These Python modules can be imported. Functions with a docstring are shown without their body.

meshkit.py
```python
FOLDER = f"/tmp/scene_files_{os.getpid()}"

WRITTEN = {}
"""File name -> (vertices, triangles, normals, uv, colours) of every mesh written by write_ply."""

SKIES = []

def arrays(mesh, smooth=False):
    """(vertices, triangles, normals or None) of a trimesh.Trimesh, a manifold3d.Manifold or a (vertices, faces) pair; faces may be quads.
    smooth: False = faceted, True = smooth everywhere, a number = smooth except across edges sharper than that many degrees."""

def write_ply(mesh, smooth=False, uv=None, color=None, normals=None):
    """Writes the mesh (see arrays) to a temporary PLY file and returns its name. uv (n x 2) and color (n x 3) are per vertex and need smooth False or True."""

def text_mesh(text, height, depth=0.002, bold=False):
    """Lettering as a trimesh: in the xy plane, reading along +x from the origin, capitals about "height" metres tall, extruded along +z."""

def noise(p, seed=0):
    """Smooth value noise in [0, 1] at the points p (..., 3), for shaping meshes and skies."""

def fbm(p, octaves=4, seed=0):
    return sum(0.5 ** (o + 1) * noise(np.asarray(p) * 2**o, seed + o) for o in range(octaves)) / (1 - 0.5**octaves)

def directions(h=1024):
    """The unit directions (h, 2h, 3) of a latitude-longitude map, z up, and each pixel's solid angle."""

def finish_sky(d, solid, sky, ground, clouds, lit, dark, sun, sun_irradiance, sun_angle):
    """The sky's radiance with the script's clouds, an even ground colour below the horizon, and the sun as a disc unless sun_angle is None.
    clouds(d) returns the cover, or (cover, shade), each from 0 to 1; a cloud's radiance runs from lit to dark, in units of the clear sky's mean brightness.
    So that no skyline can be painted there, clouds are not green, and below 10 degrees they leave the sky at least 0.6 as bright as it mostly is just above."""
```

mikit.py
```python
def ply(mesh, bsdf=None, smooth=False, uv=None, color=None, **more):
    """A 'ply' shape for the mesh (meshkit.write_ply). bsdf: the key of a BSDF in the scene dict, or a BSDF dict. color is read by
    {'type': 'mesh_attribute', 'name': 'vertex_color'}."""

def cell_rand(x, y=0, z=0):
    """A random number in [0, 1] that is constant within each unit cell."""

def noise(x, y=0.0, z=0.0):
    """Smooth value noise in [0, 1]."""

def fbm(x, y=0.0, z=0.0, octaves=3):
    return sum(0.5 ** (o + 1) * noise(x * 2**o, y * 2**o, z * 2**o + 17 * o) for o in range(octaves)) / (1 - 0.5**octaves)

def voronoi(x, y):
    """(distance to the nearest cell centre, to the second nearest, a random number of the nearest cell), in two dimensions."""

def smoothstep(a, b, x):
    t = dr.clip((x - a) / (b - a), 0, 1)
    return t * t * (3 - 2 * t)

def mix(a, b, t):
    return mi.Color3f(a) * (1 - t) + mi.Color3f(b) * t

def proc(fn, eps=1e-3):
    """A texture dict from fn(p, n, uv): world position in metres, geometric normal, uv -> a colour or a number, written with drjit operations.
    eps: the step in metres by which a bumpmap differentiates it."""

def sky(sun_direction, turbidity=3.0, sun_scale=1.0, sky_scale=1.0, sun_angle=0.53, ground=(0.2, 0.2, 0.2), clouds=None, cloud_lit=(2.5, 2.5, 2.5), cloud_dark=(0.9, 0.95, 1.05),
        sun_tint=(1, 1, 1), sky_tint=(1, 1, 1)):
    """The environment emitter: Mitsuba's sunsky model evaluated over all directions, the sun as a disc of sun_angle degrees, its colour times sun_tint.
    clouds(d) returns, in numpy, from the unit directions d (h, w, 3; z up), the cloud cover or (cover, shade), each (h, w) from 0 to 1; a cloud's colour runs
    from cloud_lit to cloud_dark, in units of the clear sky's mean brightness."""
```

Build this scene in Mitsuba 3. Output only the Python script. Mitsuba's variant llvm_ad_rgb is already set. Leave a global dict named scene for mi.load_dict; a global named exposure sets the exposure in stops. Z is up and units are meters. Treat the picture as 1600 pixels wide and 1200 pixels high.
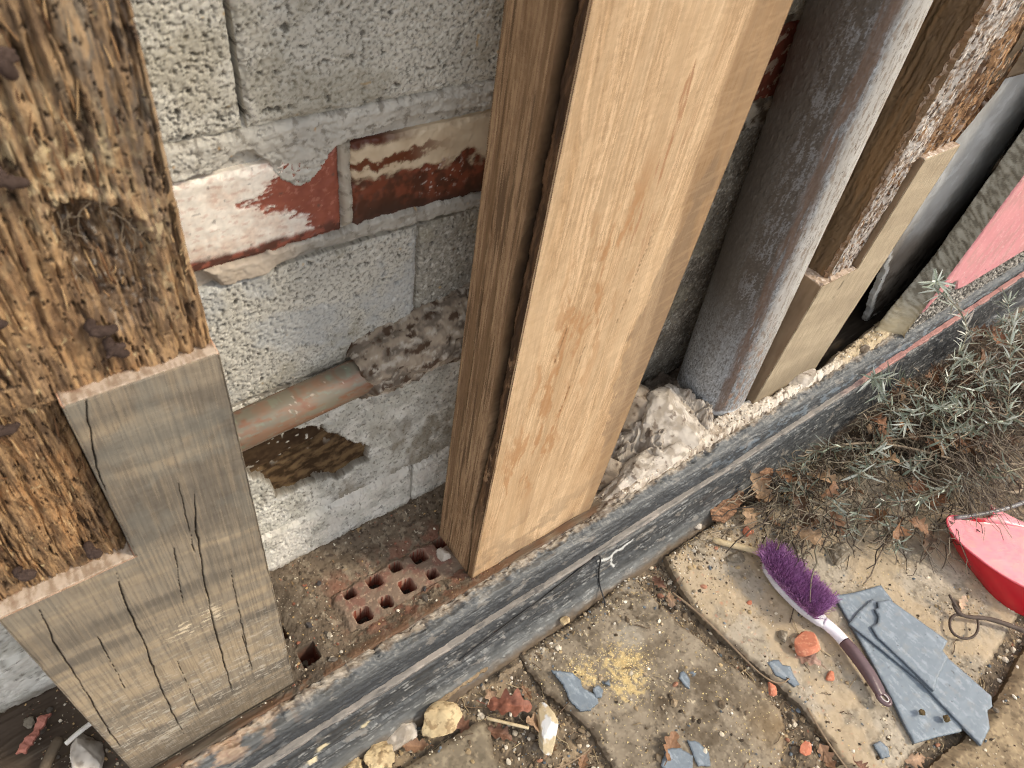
import math, numpy as np, trimesh, mitsuba as mi, mikit, shapely
from scipy.spatial import Delaunay, cKDTree
from shapely.geometry import Polygon
T = mi.ScalarTransform4f
scene, labels = {}, {}
# ---------------------------------------------------------------- camera, light, exposure
CAM = np.array([0, 0, 1.0])
scene['camera'] = {'type': 'thinlens', 'fov': 70.61, 'fov_axis': 'x', 'near_clip': 0.05, 'far_clip': 900.0,
    'aperture_radius': 0.0011, 'focus_distance': 1.05,
    'to_world': T().look_at(origin=[0, 0, 1], target=[0.48083681, 0.48276188, 1 - 0.73194052], up=[0.36308314, 0.65021247, 0.66737873])}
scene['sky'] = mikit.sky([0.55, -0.50, 0.72], turbidity=3, sun_scale=0.3, sun_angle=10, sun_tint=(.93, 1, 1.08), clouds=lambda d: 1.0,
    cloud_lit=(1.70, 1.75, 1.82), cloud_dark=(1.3, 1.32, 1.36))
exposure = 3.1

# ---------------------------------------------------------------- helpers
rng = np.random.default_rng(11)
TAB = rng.random((512, 512)).astype(np.float32)
TAB3 = rng.random((64, 64, 64)).astype(np.float32)
def n2(x, y, s=0):
    x = np.asarray(x, float) + 37.31 * s; y = np.asarray(y, float) + 91.17 * s
    i = np.floor(x).astype(np.int64); j = np.floor(y).astype(np.int64)
    a = x - i; b = y - j; a = a * a * (3 - 2 * a); b = b * b * (3 - 2 * b)
    i0 = i & 511; i1 = (i + 1) & 511; j0 = j & 511; j1 = (j + 1) & 511
    return (TAB[i0, j0] * (1 - a) + TAB[i1, j0] * a) * (1 - b) + (TAB[i0, j1] * (1 - a) + TAB[i1, j1] * a) * b
ANG = rng.random((512, 512)) * 2 * np.pi
GXT, GYT = np.cos(ANG).astype(np.float32), np.sin(ANG).astype(np.float32)
def pn(x, y, s=0):
    """gradient noise about 0.5"""
    x, y = np.broadcast_arrays(np.asarray(x, float) + 37.31 * s, np.asarray(y, float) + 91.17 * s)
    i = np.floor(x).astype(np.int64); j = np.floor(y).astype(np.int64); a = x - i; b = y - j
    u = a * a * a * (a * (a * 6 - 15) + 10); v = b * b * b * (b * (b * 6 - 15) + 10)
    i0 = i & 511; i1 = (i + 1) & 511; j0 = j & 511; j1 = (j + 1) & 511
    g = lambda p, q, dx, dy: GXT[p, q] * dx + GYT[p, q] * dy
    lo = g(i0, j0, a, b) * (1 - u) + g(i1, j0, a - 1, b) * u; hi = g(i0, j1, a, b - 1) * (1 - u) + g(i1, j1, a - 1, b - 1) * u
    return .5 + (lo * (1 - v) + hi * v) * .95
def F(x, y, o=4, s=0):
    x = np.asarray(x, float); y = np.asarray(y, float)
    o = o + 1; g = .62; out = 0; tot = 0
    for k in range(o):
        w = g ** k; tot += w; a = x * 2.03 ** k; b = y * 2.03 ** k
        out = out + w * pn(a, b, s + 5 * k)
    return .5 + (out / tot - .5) * 1.12
def n3(p, s=0):
    p = np.asarray(p, float) + 13.7 * s
    i = np.floor(p).astype(np.int64); t = p - i; t = t * t * (3 - 2 * t); out = 0
    for a, b, c in np.ndindex(2, 2, 2):
        w = (t[..., 0] if a else 1 - t[..., 0]) * (t[..., 1] if b else 1 - t[..., 1]) * (t[..., 2] if c else 1 - t[..., 2])
        out = out + w * TAB3[(i[..., 0] + a) & 63, (i[..., 1] + b) & 63, (i[..., 2] + c) & 63]
    return out
def F3(p, o=3, s=0):
    return sum(0.5 ** (k + 1) * n3(np.asarray(p) * 2 ** k, s + 3 * k) for k in range(o)) / (1 - 0.5 ** o)
def ss(a, b, x):
    t = np.clip((np.asarray(x, float) - a) / (b - a), 0, 1); return t * t * (3 - 2 * t)
def C(r, g, b):
    c = np.array([r, g, b], float) / 255; c = c + (c @ [.3, .59, .11] - c) * .14
    return np.where(c <= .04045, c / 12.92, ((c + .055) / 1.055) ** 2.4)
def mx(a, b, t):
    t = np.clip(np.asarray(t, float), 0, 1)[..., None]; return a * (1 - t) + b * t
def ax(a, b, da, db, r, rc):
    """grid coordinates from a to b, spaced r between da and db and rc elsewhere"""
    parts = []
    da, db = max(a, da), min(b, db)
    if db <= da: return np.linspace(a, b, max(2, int(round((b - a) / rc)) + 1))
    if da > a + 1e-9: parts.append(np.linspace(a, da, max(2, int((da - a) / rc) + 1))[:-1])
    parts.append(np.linspace(da, db, max(2, int(round((db - da) / r)) + 1)))
    if db < b - 1e-9: parts.append(np.linspace(db, b, max(2, int((b - db) / rc) + 1))[1:])
    return np.concatenate(parts)
def quads(n, m, wrap=False):
    i, j = np.meshgrid(np.arange(n - 1), np.arange(m if wrap else m - 1), indexing='ij')
    a = i * m + j; b = i * m + (j + 1) % m; c = (i + 1) * m + (j + 1) % m; d = (i + 1) * m + j
    return np.stack([a, b, c, d], -1).reshape(-1, 4)
def tri(q): return np.vstack([q[:, [0, 1, 2]], q[:, [0, 2, 3]]])
def sdp(x, y, poly):
    """signed distance to a polygon, positive inside"""
    p = np.asarray(poly, float); q = np.roll(p, -1, 0); d = np.full(np.shape(x), 1e9); ins = np.zeros(np.shape(x), bool)
    for (ax_, ay), (bx, by) in zip(p, q):
        ex, ey = bx - ax_, by - ay; t = np.clip(((x - ax_) * ex + (y - ay) * ey) / (ex * ex + ey * ey + 1e-12), 0, 1)
        d = np.minimum(d, np.hypot(x - ax_ - t * ex, y - ay - t * ey))
        ins ^= ((ay > y) != (by > y)) & (x < (bx - ax_) * (y - ay) / (by - ay + 1e-15) + ax_)
    return np.where(ins, d, -d)
def dline(x, y, pts):
    """distance to a polyline and the fraction along it"""
    d = np.full(np.shape(x), 1e9); f = np.zeros(np.shape(x)); n = len(pts) - 1
    for k in range(n):
        (a0, a1), (b0, b1) = pts[k], pts[k + 1]; e0, e1 = b0 - a0, b1 - a1
        t = np.clip(((x - a0) * e0 + (y - a1) * e1) / (e0 * e0 + e1 * e1), 0, 1); dd = np.hypot(x - a0 - t * e0, y - a1 - t * e1)
        f = np.where(dd < d, (k + t) / n, f); d = np.minimum(d, dd)
    return d, f

for nm, rough, spec in (('matte', .92, .12), ('wood', .72, .25), ('paint', .5, .4), ('slate_face', .55, .45), ('plastic', .32, .5), ('metal_paint', .42, .5), ('leaf', .6, .3), ('copper', .38, .5)):
    scene['m_' + nm] = {'type': 'twosided', 'bsdf': {'type': 'principled', 'base_color': {'type': 'mesh_attribute', 'name': 'vertex_color'},
        'roughness': rough, 'specular': spec, 'metallic': .12 if nm == 'copper' else 0.0}}
def put(key, v, f, col, m='matte', smooth=True):
    f = np.asarray(f)
    if f.shape[1] == 4: f = tri(f)
    col = np.clip(np.broadcast_to(col, (len(v), 3)), 0.004, .95)
    scene[key] = mikit.ply(trimesh.Trimesh(v, f, process=False), 'm_' + m, smooth=smooth, color=col)
COUNT = {}
def num(name):
    COUNT[name] = COUNT.get(name, -1) + 1
    return name if COUNT[name] == 0 else f'{name}_{COUNT[name]:03d}'
def tag(key, label, cat=None, group=None, kind=None):
    labels[key] = {k: v for k, v in (('label', label), ('category', cat), ('group', group), ('kind', kind)) if v}

def panel(key, xs, zs, y, disp, colf, m='matte', depth=.06, rnd=.0035):
    """an upright patch of masonry facing -y: height field plus a skirt that runs back into the wall"""
    X, Z = np.meshgrid(xs, zs)
    e = np.minimum(np.minimum(X - xs[0], xs[-1] - X), np.minimum(Z - zs[0], zs[-1] - Z)) + .009 * (F(X * 70, Z * 70, 3, 3) - .5)
    d = disp(X, Z) - rnd * (1 - ss(0, 2 * rnd, e)) ** 2
    col = colf(X, Z, d)
    P = np.stack([X, y - d, Z], -1)
    P = np.pad(P, ((1, 1), (1, 1), (0, 0)), 'edge'); col = np.pad(col, ((1, 1), (1, 1), (0, 0)), 'edge')
    P[0, :, 1] = P[-1, :, 1] = P[:, 0, 1] = P[:, -1, 1] = y + depth
    n, k = P.shape[:2]
    put(key, P.reshape(-1, 3), quads(n, k), col.reshape(-1, 3), m)
def hfield(key, xs, ys, zf, colf, m='matte', skirt=.03):
    X, Y = np.meshgrid(xs, ys); z = zf(X, Y); col = colf(X, Y, z)
    P = np.stack([X, Y, z], -1)
    if skirt:
        P = np.pad(P, ((1, 1), (1, 1), (0, 0)), 'edge'); col = np.pad(col, ((1, 1), (1, 1), (0, 0)), 'edge')
        for sl in ((0,), (-1,), (slice(None), 0), (slice(None), -1)): P[sl + (Ellipsis, 2)] -= skirt
    n, k = P.shape[:2]
    put(key, P.reshape(-1, 3), quads(n, k), col.reshape(-1, 3), m)
def post(key, x0, x1, y0, y1, zs, rf, rs, disp, colf, m='wood', r=.0025, rb=.012):
    """a timber: x0, x1 arrays over zs (so that laps and shoulders can be cut); dense front and left faces"""
    zs = np.asarray(zs, float); x0 = np.broadcast_to(x0, zs.shape); x1 = np.broadcast_to(x1, zs.shape)
    w = float(np.max(x1 - x0)); dp = y1 - y0
    tl = np.linspace(0, 1, max(3, int(dp / rs))); tf = np.linspace(0, 1, max(3, int(w / rf))); tr = np.linspace(0, 1, max(3, int(dp / (2 * rs)))); tb = np.linspace(0, 1, max(3, int(w / rb)))
    per = [(0, y1 - dp * t, -1, 0) for t in tl] + [(t, y0, 0, -1) for t in tf] + [(1, y0 + dp * t, 1, 0) for t in tr] + [(1 - t, y1, 0, 1) for t in tb[1:-1]]
    per = np.array(per); n = len(per)
    fx = per[:, 0]; X = x0[:, None] + (x1 - x0)[:, None] * fx[None]; Y = np.broadcast_to(per[:, 1], X.shape).copy(); Z = np.broadcast_to(zs[:, None], X.shape).copy()
    NX = np.broadcast_to(per[:, 2], X.shape); NY = np.broadcast_to(per[:, 3], X.shape)
    # round the arrises
    ex = np.minimum(X - x0[:, None], x1[:, None] - X); ey = np.minimum(Y - y0, y1 - Y); e = np.where(NX != 0, ey, ex)
    d = disp(X, Y, Z, NX, NY) - r * (1 - ss(0, 2.5 * r, e)) ** 2
    col = colf(X, Y, Z, NX, NY, d)
    P = np.stack([X + NX * d, Y + NY * d, Z], -1).reshape(-1, 3); col = col.reshape(-1, 3)
    f = tri(quads(len(zs), n, True)); k = len(P)
    P = np.vstack([P, [[(x0[0] + x1[0]) / 2, (y0 + y1) / 2, zs[0]], [(x0[-1] + x1[-1]) / 2, (y0 + y1) / 2, zs[-1]]]]); col = np.vstack([col, col[0], col[-1]])
    i = np.arange(n); j = (i + 1) % n
    f = np.vstack([f, np.stack([j, i, i * 0 + k], 1), np.stack([i + k - n, j + k - n, i * 0 + k + 1], 1)])
    put(key, P, f, col, m)
def tube(pts, rad, sides=6, cap=True):
    p = np.asarray(pts, float); rad = np.broadcast_to(rad, (len(p),)); t = np.gradient(p, axis=0); t /= np.linalg.norm(t, axis=1, keepdims=True) + 1e-12
    u = np.array([0, 0, 1.0]) if abs(t[0, 2]) < .9 else np.array([1.0, 0, 0]); A = []
    for k in range(len(p)):
        u = u - t[k] * (u @ t[k]); u /= np.linalg.norm(u) + 1e-12; A.append(u.copy())
    A = np.array(A); B = np.cross(t, A); g = np.arange(sides) * 2 * np.pi / sides
    v = (p[:, None] + rad[:, None, None] * (np.cos(g)[None, :, None] * A[:, None] + np.sin(g)[None, :, None] * B[:, None])).reshape(-1, 3)
    f = tri(quads(len(p), sides, True))
    if cap:
        i = np.arange(sides); j = (i + 1) % sides; k = len(v)
        v = np.vstack([v, p[:1], p[-1:]]); f = np.vstack([f, np.stack([j, i, i * 0 + k], 1), np.stack([i + k - sides, j + k - sides, i * 0 + k + 1], 1)])
    return v, f
def join(parts):
    v, f, c, at = [], [], [], 0
    for a, b, col in parts:
        v.append(a); f.append(np.asarray(b) + at); c.append(np.broadcast_to(col, (len(a), 3))); at += len(a)
    return np.vstack(v), np.vstack(f), np.vstack(c)
def curve(pts, n=24):
    """smooth curve through points"""
    p = np.asarray(pts, float); t = np.concatenate([[0], np.cumsum(np.linalg.norm(np.diff(p, axis=0), axis=1))])
    from scipy.interpolate import CubicSpline, interp1d
    return (CubicSpline(t, p) if len(p) > 2 else interp1d(t, p, axis=0))(np.linspace(0, t[-1], n))
def flake(key, poly, res, top, thick, colf, edge=.003, ew=.008, jag=0.0, m='matte', seed=0, emit=True, bottom=False):
    """a flat piece (slab, slate, leaf, chip) with a worked outline: top height field, crisp rim and sides"""
    b = Polygon(poly); L = b.exterior.length; k = max(8, int(L / res))
    bp = np.array([b.exterior.interpolate(i * L / k).coords[0] for i in range(k)])
    if jag:
        nx = np.roll(bp, -1, 0) - np.roll(bp, 1, 0); nx = np.stack([nx[:, 1], -nx[:, 0]], 1) / (np.linalg.norm(nx, axis=1, keepdims=True) + 1e-9)
        a = np.arange(k) * res; bp = bp + nx * (jag * (2 * F(a / (jag * 3), bp[:, 0] * 40, 4, seed) - 1))[:, None]
    b2 = Polygon(bp).buffer(0)
    x0, y0, x1, y1 = b2.bounds
    gx, gy = np.meshgrid(np.arange(x0, x1, res), np.arange(y0, y1, res)); r = np.random.default_rng(seed + 5)
    g = np.stack([gx.ravel(), gy.ravel()], 1) + (r.random((gx.size, 2)) - .5) * res * .4
    tree = cKDTree(bp); dist = tree.query(g)[0]
    g = g[shapely.contains_xy(b2, g[:, 0], g[:, 1]) & (dist > res * .6)]
    xy = np.vstack([bp, g]); tr = Delaunay(xy).simplices; c = xy[tr].mean(1); tr = tr[shapely.contains_xy(b2, c[:, 0], c[:, 1])]
    a = xy[tr]; flip = np.cross(a[:, 1] - a[:, 0], a[:, 2] - a[:, 0]) < 0; tr[flip] = tr[flip][:, ::-1]
    dist = tree.query(xy)[0]; dist[:k] = 0
    z = top(xy[:, 0], xy[:, 1]) - edge * (1 - ss(0, ew, dist)) ** 2
    v = np.column_stack([xy, z]); col = colf(xy[:, 0], xy[:, 1], dist)
    if thick:
        n = len(v); rim = v[:k].copy(); low = rim.copy(); low[:, 2] -= thick
        i = np.arange(k); j = (i + 1) % k; sgn = np.sum(bp[:, 0] * np.roll(bp[:, 1], -1) - np.roll(bp[:, 0], -1) * bp[:, 1]) > 0
        s = np.vstack([np.stack([n + i, n + k + i, n + k + j], 1), np.stack([n + i, n + k + j, n + j], 1)])
        if sgn: s = s[:, ::-1]
        v = np.vstack([v, rim, low]); col = np.vstack([col, col[:k] * .8, col[:k] * .7]); tr = np.vstack([tr, s])
        if bottom:
            nb = len(v); und = np.column_stack([xy, z - thick]); v = np.vstack([v, und]); col = np.vstack([col, col[:n]]); tr = np.vstack([tr, tr[:len(tr) - 2 * k][:, ::-1] + nb])
    if emit: put(key, v, tr, col, m)
    return v, tr, col
def lump(c, size, s=0, sub=3, rough=.25, freq=2.2, flat=.9):
    """an irregular broken lump"""
    m = trimesh.creation.icosphere(sub); p = np.array(m.vertices); r = np.random.default_rng(s + 77)
    for _ in range(7):                                  # knock off facets, as broken pieces have
        n = r.normal(size=3); n /= np.linalg.norm(n); h = r.uniform(.45, .8); d = p @ n; p = p - np.clip(d - h, 0, None)[:, None] * n * flat
    p = p * (1 + rough * (F3(p * freq, 4, s) - .5)[:, None] * 2)
    return p * np.asarray(size) * .5 * 1.2 + np.asarray(c), np.array(m.faces)

# ================================================================ THE WALL
tag('masonry_wall', 'grey block wall with two whitewashed red bricks behind the timber posts', 'wall')
WY = .535
def block_disp(s, a=.8):
    def f(X, Z):
        g = F(X * 210, Z * 210, 3, s); h = F(X * 60, Z * 60, 3, s + 1); q = F(X * 430, Z * 430, 2, s + 2)
        return a * (.0022 * (h - .5) + .0013 * (g - .5) + .0011 * (q - .5) - .0040 * ss(.70, .80, F(X * 95, Z * 95, 3, s + 12)) - .0024 * ss(.63, .76, F(X * 230, Z * 230, 2, s + 3)) - .0014 * ss(.66, .8, n2(X * 380, Z * 380, s + 4)))
    return f
def grain_col(base, s, tint=None, dirt=0.0):
    base = np.asarray(base)
    def f(X, Z, d):
        c = base * (.80 + .40 * F(X * 14, Z * 14, 4, s))[..., None]
        c = mx(c, C(200, 195, 184), .6 * ss(.58, .8, n2(X * 340, Z * 340, s + 5)))
        c = mx(c, C(112, 106, 96), .6 * ss(.58, .74, F(X * 330, Z * 330, 1, s + 6)))
        c = mx(c, C(86, 80, 71), .8 * ss(.63, .74, F(X * 230, Z * 230, 2, s + 3)))
        c = mx(c, C(196, 158, 98), .8 * ss(.955, .985, n2(X * 120, Z * 120, s + 7)))
        c = mx(c, C(228, 224, 214), .85 * ss(.95, .98, n2(X * 150, Z * 150, s + 8)))
        c = mx(c, C(150, 142, 122), .5 * ss(.5, .7, F(X * 9, Z * 9, 3, s + 9)))
        c = mx(c, C(70, 64, 56), .8 * ss(.71, .79, F(X * 95, Z * 95, 3, s + 12)))
        if tint is not None: c = mx(c, tint, .5 * ss(.48, .68, F(X * 11, Z * 11, 3, s + 10)))
        if dirt: c = mx(c, C(58, 48, 38), dirt * ss(.35, .65, F(X * 22, Z * 22, 4, s + 11)))
        return c
    return f
GREY = C(190, 186, 174)
def wall_block(x0, x1, z0, z1, s, r=.0012, col=GREY, tint=None, dirt=0, dx=(.10, .43), dz=(0, .86), a=.8, y=WY, name='block'):
    panel(num('masonry_wall__' + name), ax(x0, x1, dx[0], dx[1], r, max(r, .004)), ax(z0, z1, dz[0], dz[1], r, .02), y, block_disp(s, a), grain_col(col, s, tint, dirt))
wall_block(-.26, .1795, .684, .90, 1, .0010)
wall_block(.1838, .625, .684, .90, 2, .0010)
wall_block(.632, 1.08, .69, .90, 3, .0016, dx=(.83, .97), dirt=.4)
wall_block(-.70, -.266, .684, .90, 4, .0016)
BLUE = C(170, 173, 174)
wall_block(-.10, .3490, .374, .538, 5, .0012, C(184, 180, 169), BLUE)
wall_block(.3525, .79, .374, .538, 6, .0012, C(150, 145, 134))
wall_block(.797, 1.08, .30, .535, 7, .0016, C(135, 128, 116), dx=(.80, .97), dirt=.45)
wall_block(-.55, -.107, .374, .538, 8, .0016)
for k, (x0, x1, z0, z1) in enumerate([(-.7, -.05, .91, 1.12), (-.04, .40, .91, 1.12), (.41, 1.08, .91, 1.12), (-.7, .18, 1.13, 1.34), (.19, 1.08, 1.13, 1.34), (-.7, .0, 1.35, 1.7), (.01, 1.08, 1.35, 1.7), (-.7, .2, 1.71, 2.1), (.21, 1.08, 1.71, 2.1)]):
    wall_block(x0, x1, z0, z1, 20 + k, .02)
# whitewashed base courses, with a hole knocked in the render
PATCH = [(.05, .300), (.133, .307), (.173, .303), (.220, .278), (.262, .218), (.288, .190), (.286, .160), (.241, .149), (.215, .172), (.185, .166), (.156, .172), (.144, .222), (.125, .240), (.05, .25)]
def patch_sd(X, Z): return sdp(X, Z, PATCH) + .014 * (F(X * 60, Z * 60, 4, 31) - .5)
def white_disp(X, Z):
    p = patch_sd(X, Z)
    return block_disp(9, .9)(X, Z) + .004 * (F(X * 26, Z * 26, 3, 12) - .5) - .016 * ss(-.002, .003, p)
def white_col(X, Z, d):
    c = C(188, 185, 174) * (.74 + .5 * F(X * 17, Z * 17, 4, 13))[..., None]
    c = mx(c, C(212, 209, 200), ss(.42, .66, F(X * 24, Z * 34, 5, 14)))
    c = mx(c, C(132, 127, 118), .55 * ss(.56, .72, F(X * 42, Z * 42, 4, 15)))
    c = mx(c, C(170, 168, 162), .3 * ss(.5, .7, F(X * 8, Z * 8, 3, 16)))
    c = mx(c, C(104, 96, 84), .75 * ss(.6, .75, F(X * 190, Z * 190, 3, 17)))
    c = mx(c, C(120, 106, 84), .6 * ss(.42, .6, F(X * 13, Z * 8, 3, 18)) * ss(.28, .16, Z) * (X > .24))
    return mx(c, C(98, 86, 70), .85 * ss(-.004, .001, patch_sd(X, Z)))
panel('masonry_wall__whitewashed_render', ax(-.6, .79, .11, .43, .0012, .004), ax(.094, .372, .09, .4, .0012, .02), WY + .002, white_disp, white_col)
panel('masonry_wall__whitewashed_render_001', ax(.797, 1.08, .83, .99, .002, .02), ax(-.05, .372, 0, .4, .002, .02), WY + .002, block_disp(41), grain_col(C(130, 122, 110), 42, None, .45))
def stone_disp(X, Z): return .007 * (F(X * 22, Z * 40, 4, 32) - .5) - .006 * ss(.003, .0, np.abs(Z - .232 - .2 * (X - .15) - .012 * (F(X * 30, Z, 3, 34) - .5)))
def stone_col(X, Z, d):
    c = mx(C(64, 47, 30), C(112, 88, 60), ss(.35, .7, F(X * 44, Z * 70, 4, 33)))
    c = mx(c, C(58, 42, 29), .8 * ss(.225, .25, Z - .2 * (X - .15)))
    return mx(c, C(205, 198, 184), ss(.8, .88, n2(X * 170, Z * 170, 35)) * ss(.22, .26, Z))
panel('masonry_wall__exposed_stone', ax(.0, .31, .1, .31, .0014, .02), ax(.13, .33, .1, .4, .0014, .02), WY + .013, stone_disp, stone_col, depth=.03)
labels['masonry_wall__exposed_stone'] = {'label': 'dark brown stone exposed where the white render has fallen off'}
LEDGE = lambda X: .098 + .008 * (F(X * 14, X * 0, 3, 36) - .5)
for x0, x1 in ((-.55, .3585), (.3615, .79)):
    panel(num('masonry_wall__base_course'), ax(x0, x1, .10, .43, .0012, .004), ax(-.05, .110, -.01, .12, .0012, .02), WY - .004,
          lambda X, Z: block_disp(51, .8)(X, Z) + .003 * (F(X * 30, Z * 30, 3, 52) - .5) - .009 * ss(-.006, .004, Z - LEDGE(X) - .008 * (F(X * 60, Z * 60, 3, 53) - .5)),
          lambda X, Z, d: mx(mx(white_col(X, Z * .6 + .3, d), C(214, 208, 198), .6 * ss(.4, .6, F(X * 18, Z * 30, 3, 54))), C(110, 98, 82), .7 * ss(.018, .0, Z + .02 * (F(X * 50, Z * 50, 3, 55) - .5))))
# the two bricks of the exposed course
def brick_disp(s, mask=None): return lambda X, Z: (.0011 * mask(X, Z) if mask else 0) + .0016 * (F(X * 90, Z * 90, 4, s) - .5) + .002 * (F(X * 22, Z * 22, 2, s + 1) - .5)
RED = [(.168, .618), (.186, .622), (.200, .634), (.21, .66), (.275, .66), (.275, .555), (.236, .560), (.226, .585), (.206, .60), (.190, .606)]
def brickL(X, Z, d):
    c = mx(C(226, 217, 205), C(212, 188, 170), .7 * ss(.42, .7, F(X * 26, Z * 26, 4, 61))); c = c * (.86 + .28 * F(X * 300, Z * 300, 2, 69))[..., None]
    c = mx(c, C(190, 150, 132), .5 * ss(.6, .72, F(X * 90, Z * 200, 3, 62)))
    r = sdp(X, Z, RED) + .026 * (F(X * 90, Z * 200, 5, 63) - .5)
    red = mx(C(160, 84, 62), C(134, 68, 54), F(X * 90, Z * 90, 4, 64)); red = mx(red, C(190, 120, 100), .5 * ss(.62, .75, F(X * 130, Z * 130, 3, 65)))
    c = mx(c, red, ss(-.002, .003, r))
    b = ss(.004, -.003, Z - .5725 - .02 * (X - .17) * (X < .5) - .008 * (F(X * 50, Z * 30, 3, 66) - .5))
    c = mx(c, mx(C(92, 52, 40), C(140, 74, 56), ss(.45, .6, F(X * 60, Z * 90, 3, 67))), b)
    return mx(c, C(92, 80, 70), .6 * ss(.9, .96, n2(X * 180, Z * 180, 68)))
def brickR(X, Z, d):
    c = mx(C(214, 196, 166), C(188, 164, 132), F(X * 28, Z * 28, 4, 71))
    w = Z - .606 + .05 * (F(X * 17, Z * 22, 4, 72) - .5)
    low = mx(C(122, 60, 38), C(84, 46, 30), ss(.4, .6, F(X * 40, Z * 40, 4, 73)))
    low = mx(low, C(58, 38, 28), .8 * ss(.585, .565, Z + .02 * (F(X * 30, Z * 30, 3, 74) - .5)))
    c = mx(c, low, ss(.006, -.005, w))
    c = mx(c, C(104, 52, 26), ss(.009, .004, np.abs(w - .020 - .3 * (X - .32) * .2 + .012 * (F(X * 90, Z * 60, 3, 75) - .5))) * ss(.40, .33, X))
    c = mx(c, C(88, 42, 24), ss(.640, .646, Z + .006 * (F(X * 60, Z * 60, 3, 76) - .5)) * ss(.36, .30, X))
    return mx(c, C(214, 208, 200), .9 * ss(.66, .74, F(X * 170, Z * 120, 3, 77)) * ss(.03, .0, np.hypot((X - .375) * .7, Z - .592)))
panel(num('masonry_wall__brick'), ax(.04, .2610, .1, .3, .0011, .01), ax(.560, .650, .5, .7, .0011, .01), WY, brick_disp(60, lambda X, Z: ss(.001, -.001, sdp(X, Z, RED) + .026 * (F(X * 90, Z * 200, 5, 63) - .5))), brickL, 'paint')
panel(num('masonry_wall__brick'), ax(.2735, .49, .2, .43, .0011, .01), ax(.557, .650, .5, .7, .0011, .01), WY + .002, brick_disp(70, lambda X, Z: ss(-.001, .001, Z - .606 + .05 * (F(X * 17, Z * 22, 4, 72) - .5))), brickR, 'paint')
labels['masonry_wall__brick'] = {'label': 'brick under flaking whitewash with bare red at its right end'}
labels['masonry_wall__brick_001'] = {'label': 'brick stained rusty brown under cream whitewash'}
def brickD(X, Z, d): return mx(mx(C(128, 62, 46), C(92, 50, 38), F(X * 40, Z * 40, 4, 81)), C(170, 150, 130), .8 * ss(.56, .66, F(X * 45, Z * 60, 4, 82)))
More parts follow.
